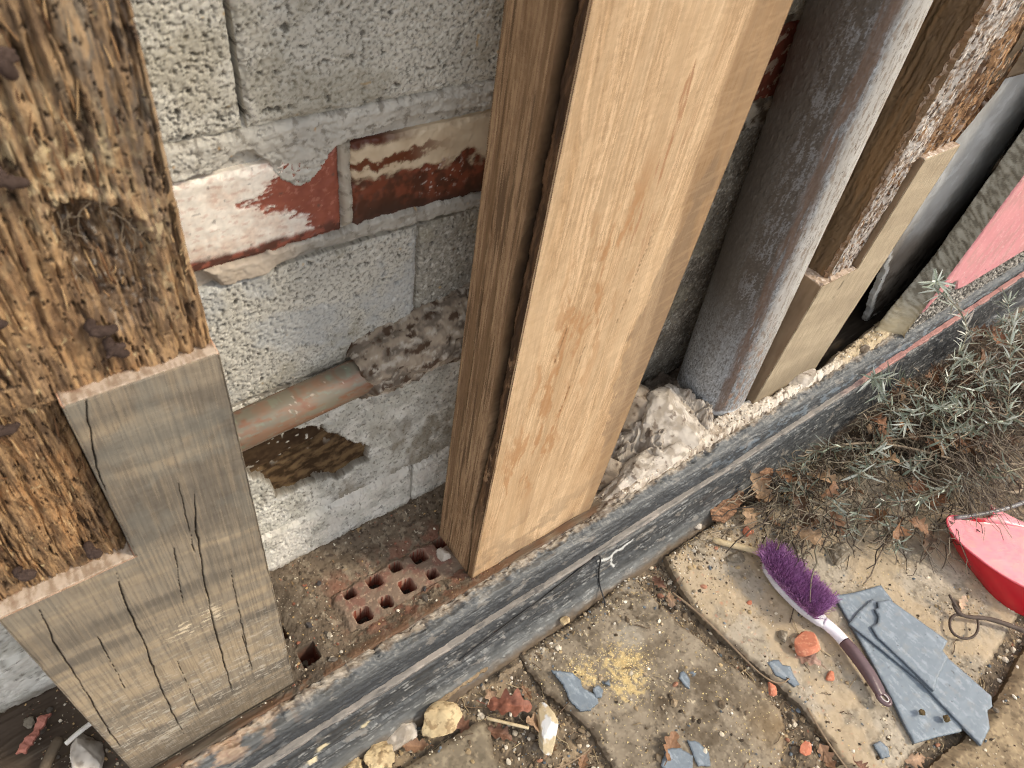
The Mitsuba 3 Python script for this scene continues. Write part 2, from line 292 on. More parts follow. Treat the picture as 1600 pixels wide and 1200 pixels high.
panel(num('masonry_wall__brick'), ax(.72, .942, .8, .97, .0014, .01), ax(.578, .682, .5, .7, .0014, .01), WY, brick_disp(80), brickD)
panel(num('masonry_wall__brick'), ax(-.18, .033, .8, .97, .0014, .01), ax(.560, .650, .5, .7, .004, .01), WY, brick_disp(83), brickD)
panel(num('masonry_wall__brick'), ax(.502, .712, .8, .97, .0014, .01), ax(.560, .660, .5, .7, .004, .01), WY, brick_disp(84), brickD)
# mortar: the beds, with the squeezed-out smear over the left brick
SMEAR = [(.02, .684), (.02, .652), (.12, .650), (.150, .652), (.172, .664), (.184, .664), (.196, .650), (.203, .632), (.222, .621), (.232, .622), (.247, .636), (.258, .650), (.27, .654), (.33, .664), (.45, .657), (.52, .66), (.52, .684)]
MORTAR = C(158, 152, 141)
def mortar_col(s, base=MORTAR):
    def f(X, Z, d):
        c = base * (.8 + .4 * F(X * 30, Z * 30, 4, s))[..., None]
        c = mx(c, C(120, 112, 100), .7 * ss(.58, .7, F(X * 110, Z * 110, 3, s + 1))); c = mx(c, C(186, 182, 172), .6 * ss(.6, .75, F(X * 70, Z * 70, 3, s + 2)))
        return mx(c, C(192, 150, 92), .8 * ss(.96, .985, n2(X * 110, Z * 110, s + 3)))
    return f
def smear_disp(X, Z):
    p = sdp(X, Z, SMEAR) + .006 * (F(X * 70, Z * 70, 3, 91) - .5)
    top = ss(.001, .006, .6825 - Z + .004 * (F(X * 60, Z * 20, 3, 92) - .5))
    fold = np.abs(F(X * 34 + Z * 20, Z * 40, 3, 93) - .5)
    return -.008 + .0098 * ss(-.0008, .0025, p) * (.75 + .25 * top) + .0045 * (F(X * 40, Z * 40, 3, 94) - .5) * ss(.0, .006, p) - .0025 * ss(.03, .0, fold) + .004 * ss(.06, .0, fold) * ss(.3, .42, X) + .0022 * (F(X * 210, Z * 210, 3, 95) - .5)
panel(num('masonry_wall__mortar'), ax(-.2, .55, .10, .43, .0011, .02), ax(.612, .690, .5, .7, .0011, .01), WY, smear_disp, mortar_col(96, C(184, 179, 168)), depth=.03)
LOW = [(.02, .560), (.128, .556), (.136, .533), (.150, .534), (.182, .537), (.205, .541), (.222, .548), (.24, .545), (.28, .543), (.33, .542), (.45, .538), (.45, .552), (.40, .562), (.34, .566), (.29, .566), (.262, .563), (.22, .567), (.17, .562)]
panel(num('masonry_wall__mortar'), ax(-.2, .55, .10, .43, .0011, .02), ax(.526, .574, .5, .7, .0011, .01), WY,
      lambda X, Z: -.009 + .0125 * ss(-.001, .006, sdp(X, Z, LOW) + .007 * (F(X * 60, Z * 60, 3, 101) - .5)) + .006 * (F(X * 34, Z * 40, 3, 102) - .5) + .0016 * (F(X * 190, Z * 190, 2, 103) - .5),
      lambda X, Z, d: mx(mortar_col(104)(X, Z, d), C(186, 168, 148), .7 * ss(.24, .18, X)), depth=.03)
# the vertical joint between the bricks, a rounded squeeze of mortar
panel(num('masonry_wall__mortar'), ax(.2585, .2765, .2, .43, .0009, .01), ax(.556, .652, .5, .7, .0012, .01), WY,
      lambda X, Z: -.004 + .008 * np.sqrt(np.clip(1 - ((X - .2685) / .006) ** 2, 0, 1)) * ss(.562, .572, Z) * (.55 + .45 * ss(.63, .58, Z)) + .003 * (F(X * 50, Z * 50, 3, 111) - .5), mortar_col(112, C(166, 156, 140)), depth=.03)
for x0, x1, z0, z1, s in ((.176, .1865, .684, .90, 121), (.347, .3545, .374, .540, 124)):   # open head joints
    panel(num('masonry_wall__mortar'), ax(x0, x1, 0, 1, .0012, .01), ax(z0, z1, 0, .88, .0014, .02), WY + (.016 if s == 121 else .004),
          lambda X, Z: .003 * (F(X * 60, Z * 60, 3, s) - .5) - (.012 * ss(.50, .62, F(X * 20, Z * 34, 3, s + 1)) if s == 121 else 0), mortar_col(s + 2, C(134, 127, 116)), depth=.03)
for z0, z1 in ((.36, .380), (.895, .915), (1.115, 1.135), (1.335, 1.355), (1.695, 1.715)):
    panel(num('masonry_wall__mortar'), ax(-.7, 1.08, .1, .43, .002, .03), ax(z0, z1, z0, .5, .0015, .01), WY + .004, lambda X, Z: .004 * (F(X * 40, Z * 40, 3, 131) - .5), mortar_col(132), depth=.03)
panel(num('masonry_wall__mortar'), ax(.78, 1.08, .8, .97, .002, .02), ax(.525, .70, .5, .7, .002, .01), WY + .003, lambda X, Z: .008 * (F(X * 30, Z * 40, 4, 133) - .5),
      lambda X, Z, d: mx(mx(C(176, 168, 154), C(96, 84, 70), ss(.4, .62, F(X * 30, Z * 30, 4, 134))), C(60, 50, 42), .7 * ss(.55, .50, Z + .04 * (F(X * 30, Z * 30, 3, 135) - .5))), depth=.03)
# mortared-over length of the pipe
def sleeve():
    xs = np.linspace(.258, .47, 150); g = np.linspace(-.2 * np.pi, 1.2 * np.pi, 90)
    A, G = np.meshgrid(xs, g, indexing='ij'); t = (A - .262) / .15
    start = .006 * np.sin(G * 3) + .008 * (n2(G * 3, G * 0, 3) - .5)
    R = (.0305 + .004 * t) * ss(-.10, .02, t + .3 * start / .15 * 3) + .011 * (F(A * 36, G * 2.2, 4, 141) - .5) + .0025 * (F(A * 180, G * 9, 3, 142) - .5)
    cz = .3705 + .11 * (A - .262) + .06 * np.clip(A - .33, 0, 1)
    P = np.stack([A, WY - .006 - R * np.sin(G) * 1.5, cz + R * np.cos(G) * -1.12], -1)
    c = mx(C(150, 134, 116), C(104, 92, 80), ss(.35, .65, F(A * 28, G * 2, 4, 143))); c = mx(c, C(182, 172, 158), .7 * ss(.55, .7, F(A * 60, G * 4, 3, 144)))
    c = mx(c, C(78, 60, 46), ss(.58, .70, F(A * 50, G * 3, 3, 145))); c = mx(c, C(66, 52, 40), .8 * ss(.7, .95, -np.cos(G) * -1 - .3) * ss(.33, .28, A))
    put('masonry_wall__pipe_surround', P.reshape(-1, 3), quads(*A.shape), c.reshape(-1, 3))
    labels['masonry_wall__pipe_surround'] = {'label': 'lumpy brown mortar packed round the end of the copper pipe'}
sleeve()

# copper pipe
def copper():
    xs = ax(-.6, .310, .1, .28, .0015, .02); g = np.linspace(0, 2 * np.pi, 72, endpoint=False); A, G = np.meshgrid(xs, g, indexing='ij')
    R = (.0215 + .0004 * (F(A * 40, G * 3, 3, 151) - .5)); cz = .3675 + .075 * (A - .19)
    P = np.stack([A, .510 - R * np.sin(G), cz + R * np.cos(G)], -1)
    c = mx(C(128, 98, 78), C(114, 106, 90), ss(.36, .62, F(A * 16, np.cos(G) * 1.6 + 5, 4, 152)))
    c = mx(c, C(126, 86, 64), ss(.56, .72, F(A * 22, np.cos(G) * 2 + 9, 3, 153))); c = mx(c, C(112, 124, 106), .5 * ss(.62, .72, F(A * 60, np.cos(G) * 5 + 9, 3, 154)))
    c = mx(c, C(190, 180, 166), .5 * ss(.95, .98, n2(A * 320, G * 9, 155)))
    put('copper_pipe', P.reshape(-1, 3), quads(*[A.shape[0], A.shape[1]], True), c.reshape(-1, 3), 'copper')
    tag('copper_pipe', 'tarnished copper pipe running along the foot of the block wall', 'pipe')
copper()

# dark box added beyond the wall's end so the gap stays black
def box(key, lo, hi, col, m='matte'):
    b = trimesh.creation.box(extents=np.array(hi) - lo); b.apply_translation((np.array(hi) + lo) / 2)
    put(key, np.array(b.vertices)[b.faces].reshape(-1, 3), np.arange(36).reshape(-1, 3), col, m, False)
box('added_cavity_lining__box_side', [1.06, .94, -.2], [3.0, .97, 2.1], C(44, 38, 32)); box('added_cavity_lining__box_side_001', [1.05, .60, -.2], [1.08, .97, 2.1], C(44, 38, 32))
box('added_cavity_lining__box_side_002', [3.0, .36, -.2], [3.03, .97, 2.1], C(44, 38, 32)); box('added_cavity_lining__box_side_003', [1.05, .38, 2.1], [3.03, .97, 2.13], C(44, 38, 32))
tag('added_cavity_lining', 'dark box added behind the right-hand post to keep the gap black', 'lining')

# ================================================================ THE TIMBER POSTS
def cracks_at(x, z, CR, w0=.00062):
    """depth mask of drying cracks given as polylines (x, z)"""
    m = np.zeros(np.shape(x))
    for k, (pts, w) in enumerate(CR):
        zs_ = [p[1] for p in pts]; wob = .0022 * (F(z * 40 + k * 7, z * 0, 4, 5) - .5)
        d, f = dline(x + wob, z, pts); ww = w0 * w * (.22 + 1.1 * F(z * 26, z * 0 + k, 2, 8)) * ss(0, .12, f) * ss(1, .86, f)
        m = np.maximum(m, ss(1.3, .5, d / np.maximum(ww, 1e-5)))
    return m
ZD = lambda a, da, db, b, r, rc: ax(a, b, da, db, r, rc)
# ---- old post on the left: rotten oak over a spliced-in piece
LX0, LX1, LLAP, LF, LB = -.110, .0855, -.0125, .367, .462
LZ0, LZ1 = .441, .627
def rot_disp(s, face, amp=1.0):
    def f(X, Y, Z, NX, NY):
        u = X + .7 * Y
        wv = .012 * (F(u * 14, Z * 5, 3, s + 1) - .5)
        rid = F((u + wv) * 120, Z * 9, 4, s + 2); lum = F(u * 20, Z * 9, 3, s + 3); fin = F(u * 420, Z * 90, 2, s + 4)
        step = np.floor(F((u + wv) * 36, Z * 10, 3, s + 5) * 9) / 9
        d = .008 * (lum - .55) + .0060 * (rid - .5) + .0045 * (step - .5) + .0026 * (fin - .5)
        d = d - .0045 * ss(.70, .80, F(u * 110, Z * 26, 3, s + 6)) - .003 * ss(.71, .79, F(u * 260, Z * 130, 2, s + 7)) - .004 * ss(.55, .66, F((u + wv) * 150, Z * 7, 3, s + 8))
        d = d + face(X, Z)
        return np.where(NY < -.5, d * amp, np.where(NX < -.5, d * .6, d * .4))
    return f
BURROW = [(.022, .752), (.036, .758), (.052, .748), (.064, .722), (.060, .672), (.034, .662), (.020, .700), (.018, .730)]
def burrow(X, Z):
    p = sdp(X, Z, BURROW) + .008 * (F(X * 60, Z * 60, 3, 201) - .5); h = np.hypot((X - .0285) * 1.2, (Z - .738) * .55)
    q = np.hypot(X - .058, (Z - .733) * .8)
    return -.008 * ss(-.003, .006, p) - .018 * ss(.011, .004, h + .004 * (F(X * 90, Z * 90, 3, 202) - .5)) - .008 * ss(.007, .003, q) + .006 * ss(.006, .001, np.abs(p + .004)) * ss(.69, .74, Z)
def left_face(X, Z): return .003 * ss(.78, .60, Z) * ss(.0, .06, X) + burrow(X, Z) - .004 * ss(.0, -.08, X)
def rot_colL(X, Y, Z, NX, NY, d):
    u = X + .7 * Y; wv = .012 * (F(u * 14, Z * 5, 3, 211) - .5); g = F((u + wv) * 120, Z * 7, 4, 212); m = F(u * 17, Z * 10, 4, 213)
    fib = F((u + wv) * 330, Z * 18, 3, 220)
    c = mx(C(118, 88, 60), C(156, 118, 80), ss(.3, .7, g)); c = mx(c, C(176, 122, 72), .8 * ss(.40, .66, m) * ss(.80, .60, Z))
    c = mx(c, C(122, 98, 72), .7 * ss(.72, .82, Z)); c = mx(c, C(116, 108, 96), .6 * ss(.03, .075, X) * ss(.66, .80, Z + .06 * (m - .5)))
    c = mx(c, C(188, 142, 92), .55 * ss(.52, .66, F(u * 120, Z * 22, 3, 214)))
    c = mx(c, C(96, 68, 46), .6 * ss(.55, .70, F((u + wv) * 140, Z * 11, 4, 215))); c = mx(c, C(60, 42, 28), .55 * ss(.54, .66, fib))
    pale = ss(.52, .62, F(u * 170, Z * 100, 3, 216)); zone = np.maximum(ss(.055, .01, np.hypot((X - .035) * .8, Z - .775)), ss(.045, .008, np.hypot((X - .070) * 1.6, (Z - .705) * .7)))
    c = mx(c, C(200, 172, 126), .6 * pale * np.maximum(zone, .22 * ss(.55, .7, m))); c = mx(c, C(206, 178, 126), .7 * ss(.92, .96, n2(u * 330, Z * 200, 217)))
    b = ss(-.004, .006, sdp(X, Z, BURROW) + .008 * (F(X * 60, Z * 60, 3, 201) - .5))
    c = mx(c, mx(C(78, 58, 42), C(136, 108, 80), ss(.4, .62, F(u * 170, Z * 100, 4, 218))), .8 * b)
    c = mx(c, C(178, 166, 150), .7 * b * ss(.62, .72, F(u * 260, Z * 160, 3, 219)))
    c = mx(c, C(70, 48, 32), ss(.70, .78, F(u * 110, Z * 26, 3, 210)) * .8); c = mx(c, C(84, 60, 42), .55 * ss(.48, .62, F(u * 24, Z * 13, 4, 221))); c = mx(c, C(196, 148, 96), .35 * ss(.50, .64, F(u * 300, Z * 24, 3, 222))); c = mx(c, C(52, 36, 25), .8 * ss(.71, .78, F(u * 260, Z * 130, 2, 211))); return c * [.91, .98, 1.06]
def shoulder(z, lo, a, b, n=14):
    """rows of a post whose left (or right) edge steps from a to b at height lo"""
    return np.concatenate([z[z < lo - 1e-4], np.full(n, lo) + np.linspace(-1e-4, 1e-4, n), z[z > lo + 1e-4]])
def stepx(z, lo, a, b):
    return np.interp(z, [lo - 1e-4, lo + 1e-4], [a, b])
tag('left_oak_post', 'old rotten oak post at the left with new oak spliced onto its foot', 'post')
z = shoulder(ZD(LZ0 - .004, .43, .90, 2.0, .00085, .02), LZ1 - .003, 0, 0)
post('left_oak_post__old_timber', LX0 - .002, stepx(z, LZ1 - .003, LLAP - .0015, LX1 - .001), LF + .011, LB, z, .0008, .006, rot_disp(204, left_face, .8), rot_colL, r=.004)
labels['left_oak_post__old_timber'] = {'label': 'rotten brown old oak, pitted and worm-eaten'}
CRL = [([(.003, .634), (-.003, .606), (-.010, .562), (-.011, .53)], 1.0), ([(.044, .497), (.036, .442), (.028, .358), (.023, .283), (.019, .193), (.013, .055)], 1.4),
       ([(-.029, .441), (-.035, .370), (-.037, .300), (-.043, .223), (-.047, .131), (-.048, .045)], 1.1), ([(-.084, .441), (-.092, .366), (-.096, .268), (-.102, .171), (-.104, .10)], 1.0),
       ([(.016, .435), (.004, .331)], .6), ([(-.064, .359), (-.070, .231)], .6), ([(.044, .222), (.043, .116)], .7), ([(.035, .514), (.028, .40)], .6), ([(.052, .36), (.045, .20), (.040, .12)], .6), ([(-.02, .24), (-.024, .08)], .5)]
def saw_disp(s, CR, amp=1.0):
    def f(X, Y, Z, NX, NY):
        u = X + .9 * Y
        d = amp * (.0007 * (F(u * 260, Z * 14, 3, s) - .5) + .0016 * (F(u * 20, Z * 30, 3, s + 1) - .5) + .0005 * (F(u * 30, Z * 700, 2, s + 2) - .5))
        k = cracks_at(X, Z, CR) if CR else 0
        return np.where(NY < -.5, d - .0035 * k, d)
    return f
def splice_col(s, base, dark, pale, CR, band=1.0):
    def f(X, Y, Z, NX, NY, d):
        u = X + .9 * Y; g = F(u * 190, Z * 9, 4, s); zz = Z + .14 * X + .010 * (F(u * 10, Z * 8, 3, s + 1) - .5)
        c = mx(base * .82, base * 1.15, .5 * g + .5 * F(u * 420, Z * 22, 2, s + 9))
        b1 = F(zz * 15, X * 2.5, 2, s + 2); b2 = F(zz * 34, X * 4, 2, s + 3)
        c = mx(c, dark, .9 * band * ss(.44, .66, b1) * (.4 + .9 * F(u * 22, Z * 22, 3, s + 4))); c = mx(c, pale, .6 * band * ss(.46, .68, b2) * ss(.62, .40, b1))
        c = mx(c, dark * .8, .38 * ss(.50, .66, F(u * 560, Z * 7, 2, s + 10))); c = mx(c, pale, .2 * ss(.54, .70, F(u * 520, Z * 9, 2, s + 11)))
        c = mx(c, dark * .75, .30 * ss(.52, .75, F(u * 330, Z * 26, 3, s + 5)))
        if CR: c = mx(c, C(58, 48, 38), .85 * cracks_at(X, Z, CR))
        return c
    return f
base_splice = splice_col(230, C(136, 123, 105), C(98, 90, 80), C(170, 148, 117), CRL)
def splice_colL(X, Y, Z, NX, NY, d):
    c = base_splice(X, Y, Z, NX, NY, d)
    c = mx(c, C(206, 188, 158), .9 * ss(.58, .68, F(X * 70, (Z + .16 * X) * 230, 3, 241)) * ss(.045, .012, np.hypot(X - .010, (Z - .292) * 1.3)))
    c = mx(c, C(196, 186, 168), .9 * ss(.46, .6, F(X * 50, (Z + .2 * X) * 220, 3, 242)) * ss(.02, .008, np.abs(Z - .092 - .2 * X)) * ss(.03, .0, np.abs(X + .058)))
    c = mx(c, C(180, 172, 158), .7 * ss(.6, .7, F(X * 60, (Z + .16 * X) * 260, 3, 243)) * ss(.35, .1, Z))
    c = mx(c, C(120, 120, 112), .3 * ss(.45, .65, F(X * 22, Z * 16, 3, 244)) * ss(.30, .55, Z))
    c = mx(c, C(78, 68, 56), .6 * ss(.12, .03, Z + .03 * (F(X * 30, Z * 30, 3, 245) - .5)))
    sh = (np.abs(Z - LZ0) < .0012) & (NY > -.5) | (np.abs(Z - LZ1) < .0012) & (NY > -.5)
    return np.where(sh[..., None], mx(C(212, 172, 144), C(168, 112, 78), ss(.4, .66, F(X * 90 + 3, Y * 90, 4, 246))), c)
z = shoulder(ZD(.010, .02, LZ1, LZ1, .0009, .01), LZ0, 0, 0, 30)
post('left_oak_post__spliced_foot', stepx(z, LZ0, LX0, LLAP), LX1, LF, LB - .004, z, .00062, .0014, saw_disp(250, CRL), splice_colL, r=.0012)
labels['left_oak_post__spliced_foot'] = {'label': 'clean-sawn grey-brown oak foot with long drying cracks'}
# the cut faces of the splice, seen edge-on as pale raw wood
def raw(X, Y, z): return mx(mx(C(184, 164, 144), C(148, 124, 102), ss(.36, .70, F(X * 260, Y * 60, 4, 248))), C(120, 78, 48), .8 * ss(.50, .66, F(X * 50, Y * 90, 4, 249)) * ss(.372, .380, Y))
hfield('left_oak_post__cut_shoulder', ax(LX0 + .001, LLAP - .001, -1, 1, .0012, .01), ax(LF + .0012, LF + .03, 0, 1, .0008, .01), lambda X, Y: LZ0 + .0006 + .0008 * (F(X * 120, Y * 120, 2, 247) - .5), raw, 'wood', .002)
hfield('left_oak_post__cut_shoulder_001', ax(LLAP + .001, LX1 - .001, -1, 1, .0012, .01), ax(LF + .0012, LF + .03, 0, 1, .0008, .01), lambda X, Y: LZ1 + .0006 + .0008 * (F(X * 120, Y * 120, 2, 247) - .5), raw, 'wood', .002)
RUST = C(66, 52, 46)
for k, (x, zz, a, l) in enumerate([(.012, .778, -.5, .026), (.026, .830, -1.2, .016), (.028, .673, -.3, .016), (-.041, .622, -.2, .02), (-.034, .463, -1.0, .010), (-.077, .473, -.4, .010), (-.022, .700, -.8, .022), (.03, .652, -.9, .014)]):
    yy = LF + .0015; q = np.array([math.cos(a), 0, math.sin(a)]); p0 = np.array([x, yy, zz]) - q * l / 2
    v, f = tube(curve([p0 + [0, .010, 0], p0 + [0, .002, 0], p0 + q * l * .4 + [0, .0005, 0], p0 + q * l * .7 + [0, .004, 0]], 14), np.interp(np.arange(14), [0, 4, 10, 13], [.0022, .0030, .0026, .0016]) * (1 + .5 * rng.random(14)), 8)
    v2, f2 = lump(p0 + q * l * .1 + [0, .001, 0], (.0110, .006, .0085), 40 + k, 3, .5, 3)
    v, f, c = join([(v, f, RUST), (v2, f2, RUST * 1.15)]); c = c * (.6 + .9 * F3(v * 500, 2, 3))[:, None]
    put(num('left_oak_post__rusty_nail'), v, f, c)

# fibres and old web hanging in the rot
def fibres():
    r = np.random.default_rng(61); parts = []
    for k in range(420):
        x = r.uniform(LX0 + .004, LX1 - .004); zz = r.uniform(.45, .90)
        if zz < LZ1 + .01 and x > LLAP - .004: continue
        L = r.uniform(.006, .024); y = LF + .0105 + r.uniform(0, .004); b = r.normal() * .0012; p = [(x, y + .002, zz), (x + b, y - r.uniform(.0, .0025), zz + L * .5), (x + b * 2, y - r.uniform(-.001, .003), zz + L)]
        v, f = tube(curve(p, 6), np.array([.0004, .0006, .0007, .0006, .0004, .0002]) * r.uniform(.7, 1.3), 4, False); parts.append((v, f, [C(150, 112, 74), C(96, 66, 44), C(186, 150, 104), C(120, 84, 54)][k % 4]))
    v, f, c = join(parts); put('left_oak_post__loose_fibre', v, f, c, 'wood'); labels['left_oak_post__loose_fibre'] = {'label': 'loose splinters of rotten wood', 'kind': 'stuff'}
    parts = []
    for k in range(60):
        a0 = r.uniform(.2, 2.6); c0 = np.array([.040 + .022 * math.cos(a0), LF + .011, .708 + .046 * math.sin(a0)]) + r.normal(size=3) * [.002, .001, .003]; a1 = a0 + r.normal() * .5; c1 = np.array([.040 + .018 * math.cos(a1), LF + .014, .704 + .040 * math.sin(a1)]) + r.normal(size=3) * [.004, .002, .008]; m = (c0 + c1) / 2 + r.normal(size=3) * [.004, .002, .004]
        v, f = tube(curve([c0, m, c1], 7), .00014 + .00016 * r.random(), 3, False); parts.append((v, f, C(140, 124, 104) if k % 2 else C(78, 60, 46)))
    v, f, c = join(parts); put('left_oak_post__cobweb', v, f, c); labels['left_oak_post__cobweb'] = {'label': 'dusty old cobweb filling a hollow in the rotten wood', 'kind': 'stuff'}
fibres()

# ---- main new oak post
MX0, MX1, MF, MB = .3665, .6055, .368, .4605
def wane(Z): return ss(.02, .42, Z) * (.75 + .5 * F(Z * 9, Z * 0, 3, 301))
def crack_y(Z): return .3925 + .0035 * (F(Z * 6, Z * 0 + 2, 3, 302) - .5) + .0016 * (F(Z * 40, Z * 0 + 2, 3, 303) - .5) - .012 * ss(.16, .02, Z)
MCR = [([(.520, .60), (.514, .52), (.509, .46)], .35), ([(.468, .46), (.462, .40), (.455, .33)], .4), ([(.430, .50), (.424, .44)], .4)]
def main_disp(X, Y, Z, NX, NY):
    u = X + 1.1 * Y
    fr = .0004 * (F(u * 420, Z * 18, 3, 310) - .5) + .0009 * (F(u * 26, Z * 12, 3, 311) - .5) + .0004 * (F(u * 40, Z * 420, 2, 312) - .5) - .002 * cracks_at(X, Z, MCR)
    cy = crack_y(Z); t = (cy - Y) / np.maximum(cy - MF, 1e-4)
    wn = wane(Z) * ss(-.02, .10, t) * ss(1.0, .90, t) * (-.004 - .007 * F(Y * 90, Z * 16, 4, 313) - .004 * F(Y * 260, Z * 40, 3, 314))
    ck = -.016 * ss(.0021, .0007, np.abs(Y - cy) + .0004 * (1 - ss(.03, .1, Z)))
    sd = .0004 * (F(u * 380, Z * 14, 3, 315) - .5) + .0012 * (F(u * 30, Z * 6, 3, 316) - .5) + wn + ck - .004 * ss(.0009, .0003, np.abs(Y - .437 - .006 * (F(Z * 8, Z * 0, 3, 317) - .5))) * ss(.5, .2, np.abs(Z - .3))
    return np.where(NX < -.5, sd, fr)
def oak(u, Z, s, a, b, ring=1.0):
    """sawn oak: rings warped into cathedrals, pores along the grain, fine fleck across it"""
    w = .030 * (F(u * 11, Z * 1.9, 2, s) - .5) + .006 * (F(u * 34, Z * 5, 2, s + 1) - .5)
    rg = F((u + w) * 190 * ring, Z * 1.6, 2, s + 5); r2 = F((u + w) * 60 * ring, Z * 1.2, 2, s + 6)
    c = mx(a, b, .55 * ss(.36, .66, rg) + .45 * ss(.35, .65, r2) * .8)
    c = mx(c, b * .84, .75 * ss(.46, .62, F((u + w) * 480, Z * 4.5, 2, s + 8))); c = mx(c, b * .66, .6 * ss(.60, .70, F((u + .8 * w) * 640, Z * 34, 1, s + 9)))
    c = mx(c, b * .80, .40 * ss(.52, .66, F((u + .6 * w) * 430, Z * 13, 2, s + 3))); c = mx(c, a * 1.14, .35 * ss(.52, .68, F((u + .6 * w) * 380, Z * 17, 2, s + 7)))
    return mx(c, a * 1.16, .16 * ss(.53, .70, F(u * 90 + Z * 14, Z * 300 - u * 110, 2, s + 4)))
def main_col(X, Y, Z, NX, NY, d):
    c = oak(X + .35 * Y, Z, 320, C(208, 175, 136), C(180, 143, 102))
    c = mx(c, C(210, 178, 138), .45 * ss(.42, .62, F(X * 16, Z * 3.2, 3, 325)))
    c = mx(c, C(180, 150, 114), .45 * ss(.5, .68, F(X * 46 + .6 * F(Z * 3, X * 9, 2, 335), Z * 2.0, 2, 326)))
    bnd = ss(-.006, .006, X - .580 - .012 * (F(Z * 7, Z * 0, 3, 327) - .5) + .030 * ss(.35, .7, Z)); c = mx(c, mx(C(152, 116, 78), C(124, 96, 68), F(X * 60, Z * 14, 3, 328)), .8 * bnd); c = mx(c, C(160, 122, 82), .35 * ss(.48, .72, F(X * 14, Z * 2.2, 3, 336)))  # darker right band: wood tone, with a soft shadow painted into it
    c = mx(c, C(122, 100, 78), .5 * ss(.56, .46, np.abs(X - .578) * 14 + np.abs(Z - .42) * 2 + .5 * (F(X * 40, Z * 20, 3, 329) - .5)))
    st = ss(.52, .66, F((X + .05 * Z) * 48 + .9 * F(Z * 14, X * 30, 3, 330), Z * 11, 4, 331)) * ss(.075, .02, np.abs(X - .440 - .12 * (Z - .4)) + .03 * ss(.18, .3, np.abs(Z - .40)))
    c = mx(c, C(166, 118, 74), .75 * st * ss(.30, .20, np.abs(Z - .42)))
    c = mx(c, C(160, 112, 74), .8 * ss(.62, .72, F((X + .03 * Z) * 120, Z * 10, 3, 332)) * ss(.03, .005, np.abs(X - .50)) * ss(.5, .62, Z))
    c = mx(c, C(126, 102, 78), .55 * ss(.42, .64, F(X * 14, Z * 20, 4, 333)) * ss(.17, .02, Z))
    c = mx(c, C(176, 142, 104), .25 * ss(.56, .66, F(X * 9 + Z * 30, Z * 130 - X * 36, 2, 334)))
    c = mx(c, C(118, 84, 54), .8 * cracks_at(X, Z, MCR))
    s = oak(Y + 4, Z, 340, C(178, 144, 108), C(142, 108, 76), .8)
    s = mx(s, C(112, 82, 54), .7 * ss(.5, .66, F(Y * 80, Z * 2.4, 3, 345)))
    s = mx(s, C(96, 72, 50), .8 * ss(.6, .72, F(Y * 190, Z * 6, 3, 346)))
    cy = crack_y(Z); t = (cy - Y) / np.maximum(cy - MF, 1e-4)
    bark = mx(C(64, 44, 30), C(108, 76, 50), ss(.36, .68, F(Y * 130, Z * 14, 4, 347))); bark = mx(bark, C(170, 132, 96), .7 * ss(.60, .70, F(Y * 80, Z * 30, 4, 348)) * ss(.66, .40, Z))
    s = mx(s, bark, ss(.0, .12, t) * ss(.05, .45, wane(Z)) * .95); s = mx(s, C(26, 19, 14), ss(.0022, .0010, np.abs(Y - cy)) * .9)
    return np.where((NX < -.5)[..., None], s, c)
tag('new_oak_post', 'pale new oak post with a long dark split down its left side', 'post')
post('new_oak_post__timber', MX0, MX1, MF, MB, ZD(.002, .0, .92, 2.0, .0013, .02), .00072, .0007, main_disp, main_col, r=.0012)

# ---- spliced post to the right of the pipe
RX0, RX1, RLAP, RF, RB = 1.017, 1.2235, 1.118, .372, .485
RZ0, RZ1 = .318, .524
def rotR(X, Z): return -.005 * ss(.05, .0, RX1 - X) * (.4 + F(Z * 20, X * 0, 3, 445))
def rot_colR(X, Y, Z, NX, NY, d):
    u = X + .7 * Y; g = F(u * 110, Z * 9, 4, 401); m = F(u * 26, Z * 14, 4, 402)
    br = mx(C(120, 86, 56), C(180, 136, 92), ss(.32, .66, g)); br = mx(br, C(74, 48, 30), .8 * ss(.56, .68, F(u * 90, Z * 26, 4, 403)))
    wh = mx(C(212, 204, 194), C(150, 126, 104), ss(.45, .62, F(u * 260, Z * 60, 3, 404)))
    lim = 1.122 + .55 * np.clip(Z - .62, 0, .3) * .6 + .05 * (F(u * 20, Z * 12, 4, 405) - .5)
    c = mx(br, wh, ss(.012, -.012, X - lim) * ss(.40, .52, F(u * 130, Z * 50, 3, 406) + .1) * .95); c = mx(c, wh, .6 * ss(.60, .70, F(u * 120, Z * 50, 3, 407)))
    c = mx(c, C(60, 44, 34), .85 * ss(.58, .68, F(u * 260, Z * 90, 3, 408))); c = mx(c, C(130, 92, 58), .7 * ss(.010, .003, X - RX0 - .024))
    sd = mx(C(124, 98, 68), C(80, 60, 42), F(Y * 120, Z * 10, 4, 409)); sd = mx(sd, C(124, 92, 58), .7 * ss(.52, .68, F(Y * 60, Z * 5, 3, 410)))
    return np.where((NX < -.5)[..., None], sd, c)
tag('spliced_oak_post', 'oak post right of the grey pipe, white and crumbling above a new spliced foot', 'post')
z = shoulder(ZD(RZ0 - .002, .31, .95, 2.0, .0016, .02), RZ1 - .002, 0, 0)
post('spliced_oak_post__old_timber', RX0 + .024, stepx(z, RZ1 - .002, RLAP - .003, RX1) + np.interp(z, [RZ1, .60, .8, 2.0], [0, .040, .046, .046]), RF + .009, RB, z, .0014, .0016, rot_disp(420, rotR), rot_colR, r=.004)
labels['spliced_oak_post__old_timber'] = {'label': 'crumbling old oak, whitened on the left and orange-brown on the right'}
RCR = [([(1.095, .36), (1.09, .25)], .7)]
spR = splice_col(430, C(172, 154, 126), C(146, 128, 104), C(192, 174, 144), RCR, .45)
